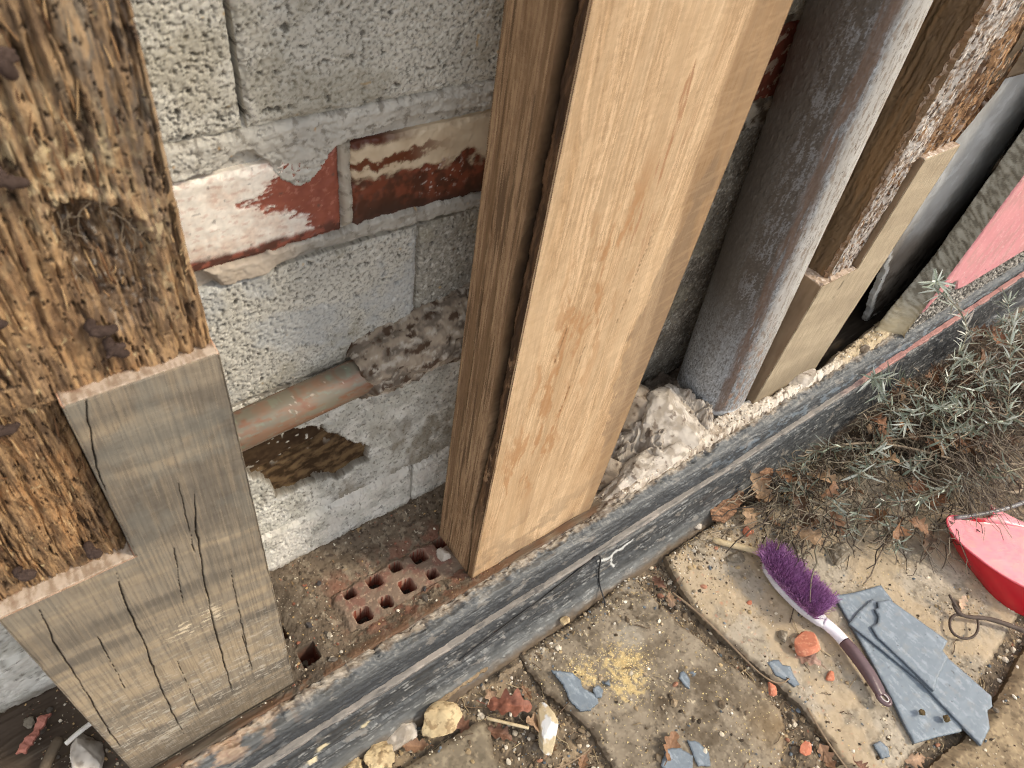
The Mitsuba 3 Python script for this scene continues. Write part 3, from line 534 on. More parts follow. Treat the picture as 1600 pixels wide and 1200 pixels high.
def splice_colR(X, Y, Z, NX, NY, d):
    c = spR(X, Y, Z, NX, NY, d); sd = mx(C(146, 122, 96), C(112, 88, 64), F(Y * 90, Z * 12, 4, 431))
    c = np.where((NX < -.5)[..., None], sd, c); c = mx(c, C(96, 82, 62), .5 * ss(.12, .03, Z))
    return c
z = shoulder(ZD(.0, .02, RZ1, RZ1, .0018, .01), RZ0, 0, 0, 24)
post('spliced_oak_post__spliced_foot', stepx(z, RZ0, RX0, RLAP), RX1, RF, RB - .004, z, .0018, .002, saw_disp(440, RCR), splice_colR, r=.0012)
labels['spliced_oak_post__spliced_foot'] = {'label': 'smooth pale new oak foot let into the old post'}
def rawR(X, Y, z): return mx(mx(C(184, 162, 142), C(150, 124, 102), ss(.36, .7, F(X * 160, Y * 120, 4, 441))), C(214, 202, 190), .9 * ss(.68, .74, F(X * 60, Y * 60, 3, 442)))
hfield('spliced_oak_post__cut_shoulder', ax(RX0 + .001, RLAP - .001, -1, 2, .0014, .01), ax(RF + .0012, RB - .006, 0, 1, .0014, .01), lambda X, Y: RZ0 + .0006 + .004 * ss(.55, .75, F(X * 60, Y * 60, 3, 443)), rawR, 'wood', .002)
hfield('spliced_oak_post__cut_shoulder_001', ax(RLAP + .001, RX1 - .001, -1, 2, .0014, .01), ax(RF + .0012, RF + .05, 0, 1, .0014, .01), lambda X, Y: RZ1 + .0006 + .001 * F(X * 60, Y * 60, 3, 444), rawR, 'wood', .002)
# a mid rail tenoned into its right side
tag('mid_rail', 'dark end of a horizontal rail at the upper right, behind the crumbling post', 'rail')
def rail(key, x0, x1, y0, y1, z0, z1):
    xs = np.linspace(x0, x1, 160); per = []
    for (ya, za), (yb, zb), n in (((y0, z1), (y0, z0), 30), ((y0, z0), (y1, z0), 20), ((y1, z0), (y1, z1), 10), ((y1, z1), (y0, z1), 10)):
        per += [(ya + (yb - ya) * t / n, za + (zb - za) * t / n) for t in range(n)]
    per = np.array(per); A, J = np.meshgrid(xs, np.arange(len(per)), indexing='ij'); Yp, Zp = per[J][..., 0], per[J][..., 1]
    d = .006 * (F(A * 20, (Yp + Zp) * 60, 4, 451) - .5); P = np.stack([A, Yp + d, Zp + d], -1)
    c = mx(C(96, 80, 60), C(66, 52, 38), F(A * 14, (Yp + Zp) * 120, 4, 452))
    put(key, P.reshape(-1, 3), quads(len(xs), len(per), True), c.reshape(-1, 3), 'wood')
rail('mid_rail__timber', 1.2245, 2.9, .385, .47, .615, .76)

# ================================================================ GREY PIPE
def grey_pipe():
    zs = ZD(.018, .02, .90, 2.0, .0016, .02); g = np.linspace(-math.pi, math.pi, 330, endpoint=False)
    Zg, G = np.meshgrid(zs, g, indexing='ij'); t = (Zg - .03) / .72
    a = (G + 2.68 + math.pi) % (2 * math.pi) - math.pi     # angle from the side facing the camera's step
    cx, cy = .979 - .067 * t, .446 + .016 * t
    R = .0672 + .0005 * (F(G * 16, Zg * 160, 3, 501) - .5) + .0012 * ss(.55, .75, F(G * 9, Zg * 60, 4, 502)) * ss(.25, .45, Zg) * ss(.9, -.2, a)
    P = np.stack([cx + R * np.cos(G), cy + R * np.sin(G), Zg], -1)
    z = Zg + .05 * (F(G * 2, Zg * 4, 3, 503) - .5)
    blue = mx(C(150, 156, 162), C(122, 124, 126), F(G * 5, Zg * 22, 4, 504)); blue = mx(blue, C(84, 80, 78), .75 * ss(.48, .64, F(G * 22, Zg * 130, 4, 505) + .25 * (F(G * 4, Zg * 12, 3, 517) - .5)))
    blue = mx(blue, C(176, 184, 192), .6 * ss(.54, .68, F(G * 26, Zg * 90, 4, 506)))
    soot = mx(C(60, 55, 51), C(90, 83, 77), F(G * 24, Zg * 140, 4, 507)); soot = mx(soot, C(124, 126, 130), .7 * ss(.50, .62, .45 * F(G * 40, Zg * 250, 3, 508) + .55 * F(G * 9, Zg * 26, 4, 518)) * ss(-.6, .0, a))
    pale = mx(C(192, 190, 185), C(158, 152, 143), F(G * 6, Zg * 14, 4, 509))  # sky highlight along the right edge, put into the colour
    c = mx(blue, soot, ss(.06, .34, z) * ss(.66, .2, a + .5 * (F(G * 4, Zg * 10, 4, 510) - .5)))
    rust = mx(C(112, 84, 66), C(84, 68, 58), F(G * 10, Zg * 18, 3, 511))
    c = mx(c, rust, .8 * ss(.24, .06, np.abs(a - .44) + .25 * (F(G * 10, Zg * 16, 4, 512) - .5)) * ss(.35, .5, F(G * 8, Zg * 12, 3, 513) + .08))
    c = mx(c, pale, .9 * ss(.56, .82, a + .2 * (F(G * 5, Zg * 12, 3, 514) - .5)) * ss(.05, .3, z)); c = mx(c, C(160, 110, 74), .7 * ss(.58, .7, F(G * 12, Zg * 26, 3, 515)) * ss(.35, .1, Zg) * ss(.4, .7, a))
    c = mx(c, C(128, 112, 96), .7 * ss(.54, .68, F(G * 14, Zg * 40, 4, 519)) * ss(.5, .7, a)); c = mx(c, C(84, 72, 62), .8 * ss(.64, .74, F(G * 40, Zg * 120, 3, 520)) * ss(.4, .6, a) * ss(.4, .6, F(G * 3, Zg * 9, 2, 527)))
    c = mx(c, C(206, 212, 218), .7 * ss(.035, .024, Zg + .006 * (F(G * 9, Zg * 20, 3, 516) - .5)))
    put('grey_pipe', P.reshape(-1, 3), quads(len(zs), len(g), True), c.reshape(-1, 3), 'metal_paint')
    tag('grey_pipe', 'grey downpipe blackened with soot above and streaked with rust, between the posts', 'pipe')
    # wisps of old web on it
    parts = []; r = np.random.default_rng(5)
    for k in range(46):
        zz = r.choice([r.uniform(.25, .34), r.uniform(.35, .6), r.uniform(.55, .85)]); aa = r.uniform(-.9, .35); g0 = aa - 2.68 - math.pi; L = r.uniform(.008, .03)
        q = []
        for u in np.linspace(0, 1, 6):
            Z1 = zz + L * u; tt = (Z1 - .03) / .72; gg = g0 + .14 * u + r.normal() * .02; rr = .0690 + .0012 * r.random(); q.append([.979 - .067 * tt + rr * math.cos(gg), .446 + .016 * tt + rr * math.sin(gg), Z1])
        v, f = tube(q, .00028, 3, False); parts.append((v, f, C(168, 158, 140)))
    v, f, c = join(parts); put('grey_pipe__cobweb', v, f, c); labels['grey_pipe__cobweb'] = {'label': 'stringy pale cobweb stuck to the pipe', 'kind': 'stuff'}
grey_pipe()

# ================================================================ GREY SHEET AND PINK PANEL
def sheet():
    poly = [(1.24, .66), (1.24, .50), (1.30, .40), (1.362, .300), (1.352, .262), (1.368, .236), (1.392, .205), (1.418, .168), (1.432, .138), (1.448, .096), (1.470, .05), (1.492, .012), (1.51, -.01), (1.66, -.012), (1.74, .06), (1.765, .110), (1.752, .25), (1.71, .373), (1.63, .50), (1.56, .60), (1.52, .66)]
    def top(x, y): return .0035 * (F(x * 20, y * 20, 3, 521) - .5) + .0012 * (F(x * 120, y * 120, 3, 522) - .5) - .35 * np.clip(x - 1.47, 0, 1) ** 2
    def col(x, y, d):
        c = mx(C(168, 170, 170), C(136, 134, 130), F(x * 9, y * 9, 4, 523)); c = mx(c, C(176, 178, 178), .6 * ss(.55, .7, F(x * 16, y * 16, 4, 524)))
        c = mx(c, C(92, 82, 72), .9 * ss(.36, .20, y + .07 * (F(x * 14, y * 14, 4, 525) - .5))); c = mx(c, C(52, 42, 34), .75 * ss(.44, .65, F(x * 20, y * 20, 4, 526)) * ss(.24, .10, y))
        return mx(c, C(196, 196, 192), ss(.010, .002, d))
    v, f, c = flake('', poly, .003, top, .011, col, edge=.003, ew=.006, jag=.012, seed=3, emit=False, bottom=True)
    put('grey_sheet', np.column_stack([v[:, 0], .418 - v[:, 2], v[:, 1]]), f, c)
    tag('grey_sheet', 'grey sheet with a ragged broken edge standing in the gap beside the pink panel', 'sheet')
sheet()
def pink():
    nz, ny = 330, 60
    tag('pink_panel', 'pink painted render panel with a rough grey broken edge at the far right', 'wall panel')
    # front face: painted render; its lower edge curls down as a drip at the left end
    xs = ax(1.497, 2.9, 1.49, 2.05, .003, .03); zs = ax(.03, 2.0, .03, .52, .0025, .03); X, Z = np.meshgrid(xs, zs)
    low = .088 + .055 * np.exp(-((X - 1.565) / .05) ** 2) - .02 * ss(1.53, 1.50, X) + .004 * (F(X * 20, Z * 0, 3, 531) - .5)
    Zf = np.maximum(Z, low)
    lft = xs[0] + .004 * (F(Zf * 30, X * 0, 3, 532) - .5); Xf = np.maximum(X, lft)
    Yf = .330 - .0008 * (F(X * 60, Z * 60, 3, 533) - .5) + .006 * ss(.012, 0, Zf - low) + .004 * ss(.006, 0, Xf - lft)
    c = mx(C(222, 146, 149), C(208, 130, 135), F(X * 12, Z * 12, 4, 534)); c = mx(c, C(186, 140, 132), .45 * ss(.50, .68, F(X * 30 + Z * 8, Z * 12, 4, 536))); c = mx(c, C(232, 176, 176), .5 * ss(.60, .70, F(X * 160 + Z * 40, Z * 22, 3, 537))); c = mx(c, C(226, 196, 192), .8 * ss(.93, .965, n2(X * 130, Z * 130, 535)))
    put('pink_panel__painted_face', np.stack([Xf, Yf, Zf], -1).reshape(-1, 3), quads(*X.shape)[:, ::-1], c.reshape(-1, 3), 'paint')
    # the broken end of the render
    zs = ax(.0, 2.0, 0, .55, .0022, .02); ys = ax(.332, .377, 0, 1, .0016, .01); Y, Z = np.meshgrid(ys, zs)
    rid = F((Z - .7 * Y) * 60, Y * 22, 4, 541); Xe = 1.4965 + .006 * (rid - .5) - .012 * ss(.335, .377, Y) * (F(Z * 24, Y * 24, 4, 542) + .1) + .02 * ss(.03, .0, Z) - .045 * ss(.24, .04, Z) * ss(.335, .375, Y)
    c = mx(C(160, 156, 142), C(112, 106, 92), ss(.36, .66, F((Z - .7 * Y) * 90, Y * 40, 4, 543))); c = mx(c, C(196, 178, 140), .7 * ss(.14, .03, Z + .05 * (F(Z * 40, Y * 40, 3, 544) - .5)))
    v = np.stack([Xe, Y, Z], -1); c = np.concatenate([c, np.broadcast_to(C(96, 90, 80), (len(zs), 1, 3))], 1); v = np.concatenate([v, np.stack([np.full((len(zs), 1), 2.9), np.full((len(zs), 1), .378), zs[:, None]], -1)], 1)
    put('pink_panel__broken_edge', v.reshape(-1, 3), quads(*v.shape[:2])[:, ::-1], c.reshape(-1, 3)); labels['pink_panel__broken_edge'] = {'label': 'rough grey render showing at the broken end of the panel'}
    # pebbly render below the paint
    xs = ax(1.50, 2.9, 1.49, 2.1, .0022, .03); zs = ax(.03, .145, 0, 1, .0018, .01); X, Z = np.meshgrid(xs, zs)
    pb = F(X * 130, Z * 130, 3, 551); d = .010 * (pb - .5)
    c = mx(C(70, 66, 60), C(188, 180, 168), ss(.5, .66, pb)); c = mx(c, C(46, 46, 46), .6 * ss(.5, .7, F(X * 30, Z * 30, 3, 552)))
    put('pink_panel__pebbly_base', np.stack([X, .331 + .10 * np.clip(.07 - Z, 0, 1) * 0 + .002 - d, Z], -1).reshape(-1, 3), quads(*X.shape)[:, ::-1], c.reshape(-1, 3))
pink()

# ================================================================ DWARF WALL, ITS BLACK PLINTH AND WHAT LIES ON IT
tag('dwarf_wall', 'low brick dwarf wall under the posts with a black bitumen-painted plinth', 'wall')
def prof_mesh(key, prof, n, xs, dispf, colf, m='paint'):
    p = np.array(prof); t = np.concatenate([[0], np.cumsum(np.hypot(*np.diff(p, axis=0).T))]); s = np.linspace(0, t[-1], n)
    py, pz = np.interp(s, t, p[:, 0]), np.interp(s, t, p[:, 1])
    for _ in range(2):
        py[1:-1] = (py[:-2] + 2 * py[1:-1] + py[2:]) / 4; pz[1:-1] = (pz[:-2] + 2 * pz[1:-1] + pz[2:]) / 4
    ty, tz = np.gradient(py), np.gradient(pz); L = np.hypot(ty, tz); ny, nz = tz / L, -ty / L
    X, S = np.meshgrid(xs, s, indexing='ij'); PY = np.broadcast_to(py, X.shape); PZ = np.broadcast_to(pz, X.shape)
    d, dz = dispf(X, S, PZ); col = colf(X, S, PY, PZ, d)
    P = np.stack([X, PY + ny[None] * d, PZ + nz[None] * d + dz], -1)
    put(key, P.reshape(-1, 3), quads(*X.shape), col.reshape(-1, 3), m)
def rise(x): return .030 * np.clip((x - .9) / 1.1, 0, 1) ** 1.5
PX = ax(-.9, 3.0, -.08, 2.1, .0019, .03)
def up_disp(X, S, PZ):
    top = ss(.002, .010, PZ)
    chip = ss(.50, .62, F(X * 20, S * 40, 4, 601)) + .8 * (F(X * 110, S * 160, 3, 607) - .4); fine = F(X * 150, S * 200, 3, 602)
    d = .0034 * (F(X * 5, S * 120, 3, 606) - .5) + .003 * (F(X * 9, S * 12, 3, 603) - .5) + .0016 * (fine - .5) - .005 * top * chip + .0022 * (F(X * 60, S * 90, 3, 604) - .5)
    return d, .006 * ss(.60, .66, X) * top + rise(X) * .35 * ss(.0, -.02, PZ) - .003 * top * ss(.45, .62, F(X * 40, X * 0, 3, 605))
def scuff(X, S, s, k=1.0):
    a = F(X * 40 + S * 20, S * 330, 3, s); b = F(X * 230, S * 330, 2, s + 1); g = F(X * 9, S * 30, 3, s + 2)
    return np.clip(ss(.52, .72, a) * .55 + ss(.66, .80, b) * .3, 0, 1) * (.15 + .85 * ss(.40, .64, g)) * k
def bit_base(X, S, s):
    c = mx(C(46, 48, 50), C(76, 78, 80), F(X * 12, S * 130, 4, s)); c = mx(c, C(44, 45, 47), .75 * ss(.50, .66, F(X * 26, S * 220, 4, s + 1)))
    c = mx(c, mx(C(132, 128, 122), C(104, 96, 88), F(X * 60, S * 90, 3, s + 6)), .8 * ss(.665, .70, F(X * 20, S * 46, 5, s + 7)))
    return mx(c, C(150, 152, 152), .7 * scuff(X, S, s + 2))
def up_col(X, S, PY, PZ, d):
    c = bit_base(X, S, 610)
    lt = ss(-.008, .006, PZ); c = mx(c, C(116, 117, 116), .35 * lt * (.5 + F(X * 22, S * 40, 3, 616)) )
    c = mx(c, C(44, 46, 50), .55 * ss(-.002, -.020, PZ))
    c = mx(c, C(140, 156, 170), .3 * ss(.75, 1.0, X) * ss(.5, .66, F(X * 30, S * 90, 3, 617)) * ss(.004, -.01, PZ))
    edge = ss(.0080, .0110, PZ + .007 * (F(X * 34, S * 50, 4, 618) - .5)); c = mx(c, mx(C(158, 144, 126), C(108, 92, 76), ss(.38, .62, F(X * 60, S * 90, 4, 619))), .85 * edge)
    sand = ss(.12, -.04, X) * ss(-.012, .006, PZ + .01 * (F(X * 30, S * 60, 4, 620) - .5)); c = mx(c, mx(C(150, 112, 84), C(180, 150, 120), n2(X * 320, S * 320, 621)), .7 * sand * ss(.45, .6, F(X * 30, S * 60, 3, 622)))
    return mx(c, mx(C(154, 138, 120), C(104, 84, 68), ss(.4, .62, F(X * 70, S * 160, 4, 623))), .9 * ss(.3535, .358, PY))
prof_mesh('dwarf_wall__upper_bitumen', [(.380, -.02), (.366, .002), (.354, .011), (.3486, .0115), (.338, .0075), (.330, .002), (.321, -.014), (.3155, -.0265), (.3165, -.031)], 74, PX, up_disp, up_col)
def low_disp(X, S, PZ):
    d = .0040 * (F(X * 5, S * 110, 3, 636) - .5) + .003 * (F(X * 8, S * 14, 3, 631) - .5) + .0014 * (F(X * 140, S * 160, 3, 632) - .5) + .0022 * (F(X * 50, S * 60, 3, 633) - .5)
    cre = np.abs(PZ + .080 - .012 * (F(X * 5, X * 0, 3, 634) - .5)); d = d - .004 * ss(.006, .0, cre) * ss(.75, .45, X)
    return d, rise(X) * ss(-.10, -.03, PZ)
def low_col(X, S, PY, PZ, d):
    c = bit_base(X, S, 640) * (1 - .30 * ss(1.2, 1.7, X))[..., None]
    c = mx(c, C(42, 42, 44), .5 * ss(-.055, -.045, PZ) * ss(.8, .4, X))
    ft = ss(-.085, -.118, PZ + .02 * (F(X * 14, S * 30, 4, 646) - .5)); c = mx(c, C(130, 131, 129), .6 * ft * ss(1.35, 1.0, X) * (.5 + .7 * F(X * 30, S * 60, 3, 647)))
    c = mx(c, C(170, 170, 167), .5 * ss(.66, .76, F(X * 30, S * 420, 4, 648)))
    for q in ([(.560, -.047), (.583, -.056), (.600, -.050), (.615, -.054)], [(.590, -.053), (.592, -.074), (.598, -.085)], [(.640, -.050), (.618, -.052)]):   # a splash of white filler
        c = mx(c, C(196, 196, 192), .9 * ss(.0030, .0012, dline(X - .02, PZ, q)[0] + .003 * (F(X * 120, PZ * 120, 3, 649) - .5)))
    for x_, z_, w_ in ((.085, -.062, .012), (.148, -.075, .010), (.07, -.078, .009)): c = mx(c, C(204, 188, 150), .9 * ss(w_, w_ * .5, np.hypot(X - x_, (PZ - z_) * 1.6) + .01 * (F(X * 90, PZ * 90, 3, 650) - .5)))
    return mx(c, C(104, 84, 62), .8 * ss(-.108, -.126, PZ + .016 * (F(X * 30, S * 30, 3, 651) - .5)))
prof_mesh('dwarf_wall__lower_bitumen', [(.316, -.034), (.3085, -.0365), (.3045, -.039), (.300, -.052), (.296, -.070), (.289, -.092), (.278, -.112), (.268, -.128), (.258, -.16)], 66, PX, low_disp, low_col)
def strip_disp(X, S, PZ): return .0022 * (F(X * 14, S * 10, 3, 661) - .5) + .001 * (F(X * 90, S * 200, 3, 662) - .5) - .003 * ss(.58, .66, F(X * 6, X * 0, 3, 663)), rise(X)
def strip_col(X, S, PY, PZ, d):
    c = mx(C(140, 132, 124), C(104, 100, 96), F(X * 40, S * 200, 4, 664)); c = mx(c, C(160, 148, 138), .5 * ss(.56, .64, F(X * 9, X * 0, 3, 665))); c = mx(c, C(70, 70, 70), .6 * ss(.55, .68, F(X * 22, S * 90, 3, 666)))
    return mx(c, C(170, 112, 104), .85 * ss(1.22, 1.45, X + .1 * (F(X * 20, X * 0, 3, 667) - .5)))
prof_mesh('dwarf_wall__damp_course', [(.318, -.0285), (.3085, -.0288), (.3065, -.0295), (.3062, -.0325), (.3066, -.0350), (.318, -.0358)], 26, PX, strip_disp, strip_col)
# crumbly lime mortar on top, to the right
def bead_z(X, Y):
    w = .388 - .018 * ss(1.0, 1.1, X) + .02 * ss(1.25, 1.5, X) + .014 * (F(X * 18, Y * 10, 3, 671) - .5)
    rz = .004 + .020 * ss(.345, .356, Y - .004 * (F(X * 40, Y * 0, 3, 672) - .5)) * ss(w + .006, w - .006, Y)
    return rz * ss(.60, .70, X) + .010 * (F(X * 30, Y * 34, 4, 673) - .5) + .005 * (np.abs(F(X * 40, Y * 40, 3, 674) - .5) * -2 + .5) + .0018 * (F(X * 240, Y * 240, 2, 675) - .5) - .012 * ss(.70, .62, X) - .03 * ss(w, w + .012, Y)
def bead_c(X, Y, z):
    c = mx(C(200, 189, 174), C(164, 148, 130), ss(.38, .66, F(X * 46, Y * 46, 4, 676))); c = mx(c, C(222, 212, 198), .7 * ss(.95, 1.15, X) * ss(1.32, 1.2, X)); c = mx(c, C(192, 168, 126), .7 * ss(1.22, 1.36, X))
    return mx(c, C(92, 74, 58), .85 * ss(.58, .72, F(X * 90, Y * 90, 4, 677)) + .5 * ss(.008, -.01, z))
hfield('dwarf_wall__top_mortar', ax(.585, 2.9, .58, 2.0, .0019, .03), ax(.345, .425, 0, 1, .0017, .01), bead_z, bead_c, skirt=.01)
# floor of the recess: bedding mortar and dust over old brickwork
BRX0, BRX1, BRY0, BRY1 = .172, .386, .386, .466
def floor_z(X, Y):
    z = .002 + .008 * ss(.378, .360, Y) + .007 * (F(X * 14, Y * 14, 3, 681) - .5) + .003 * (F(X * 60, Y * 60, 4, 682) - .5) + .0018 * (F(X * 260, Y * 260, 2, 683) - .5)
    bz = ss(-.012, .006, sdp(X, Y, [(BRX0, BRY0), (BRX1, BRY0), (BRX1, BRY1), (BRX0, BRY1)]) + .016 * (F(X * 50, Y * 50, 3, 684) - .5))
    z = z - .006 * bz - .05 * ss(.008, .013, sdp(X, Y, [(BRX0, BRY0), (BRX1, BRY0), (BRX1, BRY1), (BRX0, BRY1)])) + .004 * ss(.365, .35, Y)
    hx, hy = np.abs(X - .118), np.abs(Y - .396); z = z - .045 * ss(.0125, .0105, np.maximum(hx, hy * .9)) - .03 * ss(.010, .007, np.maximum(np.abs(X - .098) * 1.2, np.abs(Y - .442)))
    z = z + .008 * ss(.165, .10, X) * (F(X * 60, Y * 60, 3, 685) - .4) - .016 * ss(.56, .70, X) + .006 * ss(.58, .45, X) * ss(.50, .53, Y)
    return z - .012 * ss(-.11, -.16, X)
def floor_c(X, Y, z):
    c = mx(C(124, 108, 90), C(92, 78, 64), F(X * 20, Y * 20, 4, 691)); c = mx(c, C(150, 136, 116), .6 * ss(.55, .7, F(X * 60, Y * 60, 3, 692)))
    c = mx(c, C(66, 56, 48), .75 * ss(.56, .70, F(X * 130, Y * 130, 3, 693))); c = mx(c, C(196, 184, 164), .8 * ss(.93, .97, n2(X * 260, Y * 260, 694))); c = mx(c, C(176, 142, 96), .7 * ss(.94, .98, n2(X * 170, Y * 170, 695)))
    c = mx(c, C(136, 84, 66), .55 * ss(.03, -.01, np.maximum(np.abs(X - .29) - .10, np.abs(Y - .42) - .05)) * ss(.4, .6, F(X * 30, Y * 30, 4, 696)))
    c = mx(c, C(84, 74, 64), .7 * ss(.17, .11, X)); c = mx(c, C(112, 80, 58), .7 * ss(.374, .362, Y + .012 * (F(X * 40, Y * 40, 3, 698) - .5)) * ss(.40, .56, F(X * 34, Y * 34, 4, 697)))
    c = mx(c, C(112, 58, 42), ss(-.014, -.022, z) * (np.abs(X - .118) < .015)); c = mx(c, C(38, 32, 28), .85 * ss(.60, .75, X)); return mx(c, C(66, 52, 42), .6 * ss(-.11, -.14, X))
hfield('dwarf_wall__bedding', ax(-.9, 2.9, .05, .43, .0013, .02), ax(.355, .935, .35, .55, .0013, .02), floor_z, floor_c, skirt=.05)
# perforated brick bedded in it
HOLES = [(.205, .446, .0095, .0085), (.2445, .444, .0125, .0115), (.283, .448, .0105, .009), (.3215, .444, .0135, .012), (.361, .447, .011, .010), (.206, .407, .0135, .012), (.2430, .407, .010, .010), (.2815, .412, .0125, .0125), (.3230, .409, .0105, .0085)]
def hole(X, Y): return np.min([np.power(np.power(np.abs(X - a) / (.88 * w), 5) + np.power(np.abs(Y - b + .1 * (X - a)) / (.88 * h), 5), .2) for a, b, w, h in HOLES], 0)
def pb_z(X, Y):
    h = hole(X, Y); z = .0005 + .0030 * (F(X * 50, Y * 50, 4, 701) - .5) - .0015 * ss(1.25, 1.0, h)
    fill = -.026 - .010 * F(X * 60, Y * 60, 2, 702) + .010 * F(X * 220, Y * 220, 3, 703) - .014 * (n2(X * 26, Y * 26, 704))
    e = np.minimum(np.minimum(X - BRX0, BRX1 - X), np.minimum(Y - BRY0, BRY1 - Y)); z = z - .009 * (1 - ss(0, .016, e + .016 * (F(X * 40, Y * 40, 3, 705) - .5)))
    return np.where(h < 1, fill, z)
def pb_c(X, Y, z):
    h = hole(X, Y); c = mx(C(140, 98, 84), C(118, 86, 73), F(X * 40, Y * 40, 4, 706)); c = mx(c, C(124, 106, 90), .85 * ss(.34, .54, F(X * 30, Y * 30, 4, 707)))
    c = mx(c, C(178, 150, 128), .6 * ss(.62, .75, F(X * 160, Y * 160, 3, 708))); c = mx(c, C(186, 150, 130), .45 * ss(1.18, 1.04, h) * (h > 1))
    dust = ss(.020, .004, np.minimum(np.minimum(X - BRX0, BRX1 - X), np.minimum(Y - BRY0, BRY1 - Y)) + .012 * (F(X * 50, Y * 50, 3, 709) - .5)); c = mx(c, C(116, 100, 84), .9 * dust)
    inn = mx(C(88, 72, 60), C(54, 44, 38), F(X * 130, Y * 130, 3, 710)); inn = mx(inn, C(168, 156, 140), .8 * ss(.66, .76, F(X * 110, Y * 110, 3, 711)))
    return np.where((h < .86)[..., None], inn, np.where((h < 1.02)[..., None], mx(C(156, 78, 56), C(120, 60, 46), F(X * 60, Y * 60, 2, 712)), c))
hfield('dwarf_wall__perforated_brick', np.arange(BRX0, BRX1, .00075), np.arange(BRY0, BRY1, .00075), pb_z, pb_c, skirt=.02)
labels['dwarf_wall__perforated_brick'] = {'label': 'red perforated brick with two rows of square holes'}
# brickwork core, so that the wall is solid
box('dwarf_wall__core', [-.9, .30, -.3], [3.0, .93, -.055], C(96, 78, 66))

def lumps(name, label, cat, c, size, s, col, sub=5, group=None, m='matte', rough=.2, freq=2.0, rot=0.0):
    v, f = lump((0, 0, 0), size, s, sub, rough, freq); ca, sa = math.cos(rot), math.sin(rot)
    v = np.column_stack([v[:, 0] * ca - v[:, 1] * sa, v[:, 0] * sa + v[:, 1] * ca, v[:, 2]]) + np.asarray(c)
    k = num(name); put(k, v, f, col(v, s), m); tag(k, label, cat, group); return k
def lime(v, s):
    n = F3(v * 60, 4, s); c = mx(C(186, 176, 164), C(152, 140, 126), ss(.36, .64, n)); c = mx(c, C(96, 78, 64), .7 * ss(.60, .72, F3(v * 110, 4, s + 1))); return mx(c, C(224, 212, 198), .6 * ss(.6, .72, F3(v * 45, 3, s + 2)))
def limed(v, s): return lime(v, s) * C(196, 188, 180)
def heap_z(X, Y):
    h = .052 * ss(.16, .02, np.hypot((X - .86) * .9, (Y - .44) * 1.3)) + .030 * ss(.05, .0, np.hypot((X - .72) * .5, (Y - .375) * 1.6)) + .018 * ss(.62, .70, X)
    q = F(X * 17, Y * 17, 2, 721); st = np.floor(F((X - .4 * Y) * 22, (Y + .3 * X) * 30, 2, 722) * 6) / 6
    return -.022 + h * (.55 + .9 * q) + .040 * (st - .5) + .005 * (F(X * 70, Y * 70, 3, 723) - .5) - .03 * ss(.640, .625, X) - .02 * ss(.345, .335, Y)
hfield('dwarf_wall__rubble_fill', ax(.612, 1.02, .6, 1.0, .0018, .01), ax(.350, .532, .3, .6, .0018, .01), heap_z,
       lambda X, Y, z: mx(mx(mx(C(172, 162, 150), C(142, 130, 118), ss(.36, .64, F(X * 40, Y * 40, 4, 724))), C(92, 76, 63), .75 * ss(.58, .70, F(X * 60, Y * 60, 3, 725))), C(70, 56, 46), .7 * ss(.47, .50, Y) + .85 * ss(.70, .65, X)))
labels['dwarf_wall__rubble_fill'] = {'label': 'packed heap of crumbling lime mortar between the posts'}
lumps('mortar_lump', 'large pinkish lump of broken lime mortar at the foot of the grey pipe', 'mortar lump', (.835, .425, .026), (.140, .110, .085), 3, lime, 6, rot=.5)
lumps('mortar_lump', 'flat slice of lime mortar on the plinth just right of the new oak post', 'mortar lump', (.712, .378, .013), (.150, .040, .045), 9, lime, 6, rot=.12)
lumps('mortar_lump', 'brown dirty mortar lump deep between the new oak post and the pipe', 'mortar lump', (.800, .492, .030), (.115, .085, .080), 14, limed, 5)
lumps('mortar_lump', 'dark mortar lump hard against the right side of the new oak post', 'mortar lump', (.668, .420, .002), (.075, .075, .050), 21, limed, 5)
lumps('mortar_lump', 'long crumbling ridge of mortar behind the plinth edge, left of the pipe', 'mortar lump', (.79, .372, .020), (.150, .034, .036), 27, lime, 6, rot=.05)
lumps('mortar_lump', 'whitish mortar piece on the plinth at the foot of the spliced post', 'mortar lump', (1.17, .364, .026), (.075, .026, .026), 33, lambda v, s: lime(v, s) * 1.1, 5)
lumps('mortar_lump', 'small grey mortar piece stuck on the plinth top right of the spliced post', 'mortar lump', (1.37, .352, .026), (.026, .016, .02), 39, limed, 4)
lumps('mortar_lump', 'pale rounded mortar blob on the perforated brick beside the new oak post', 'mortar lump', (.352, .424, .006), (.018, .020, .016), 44, lime, 4)

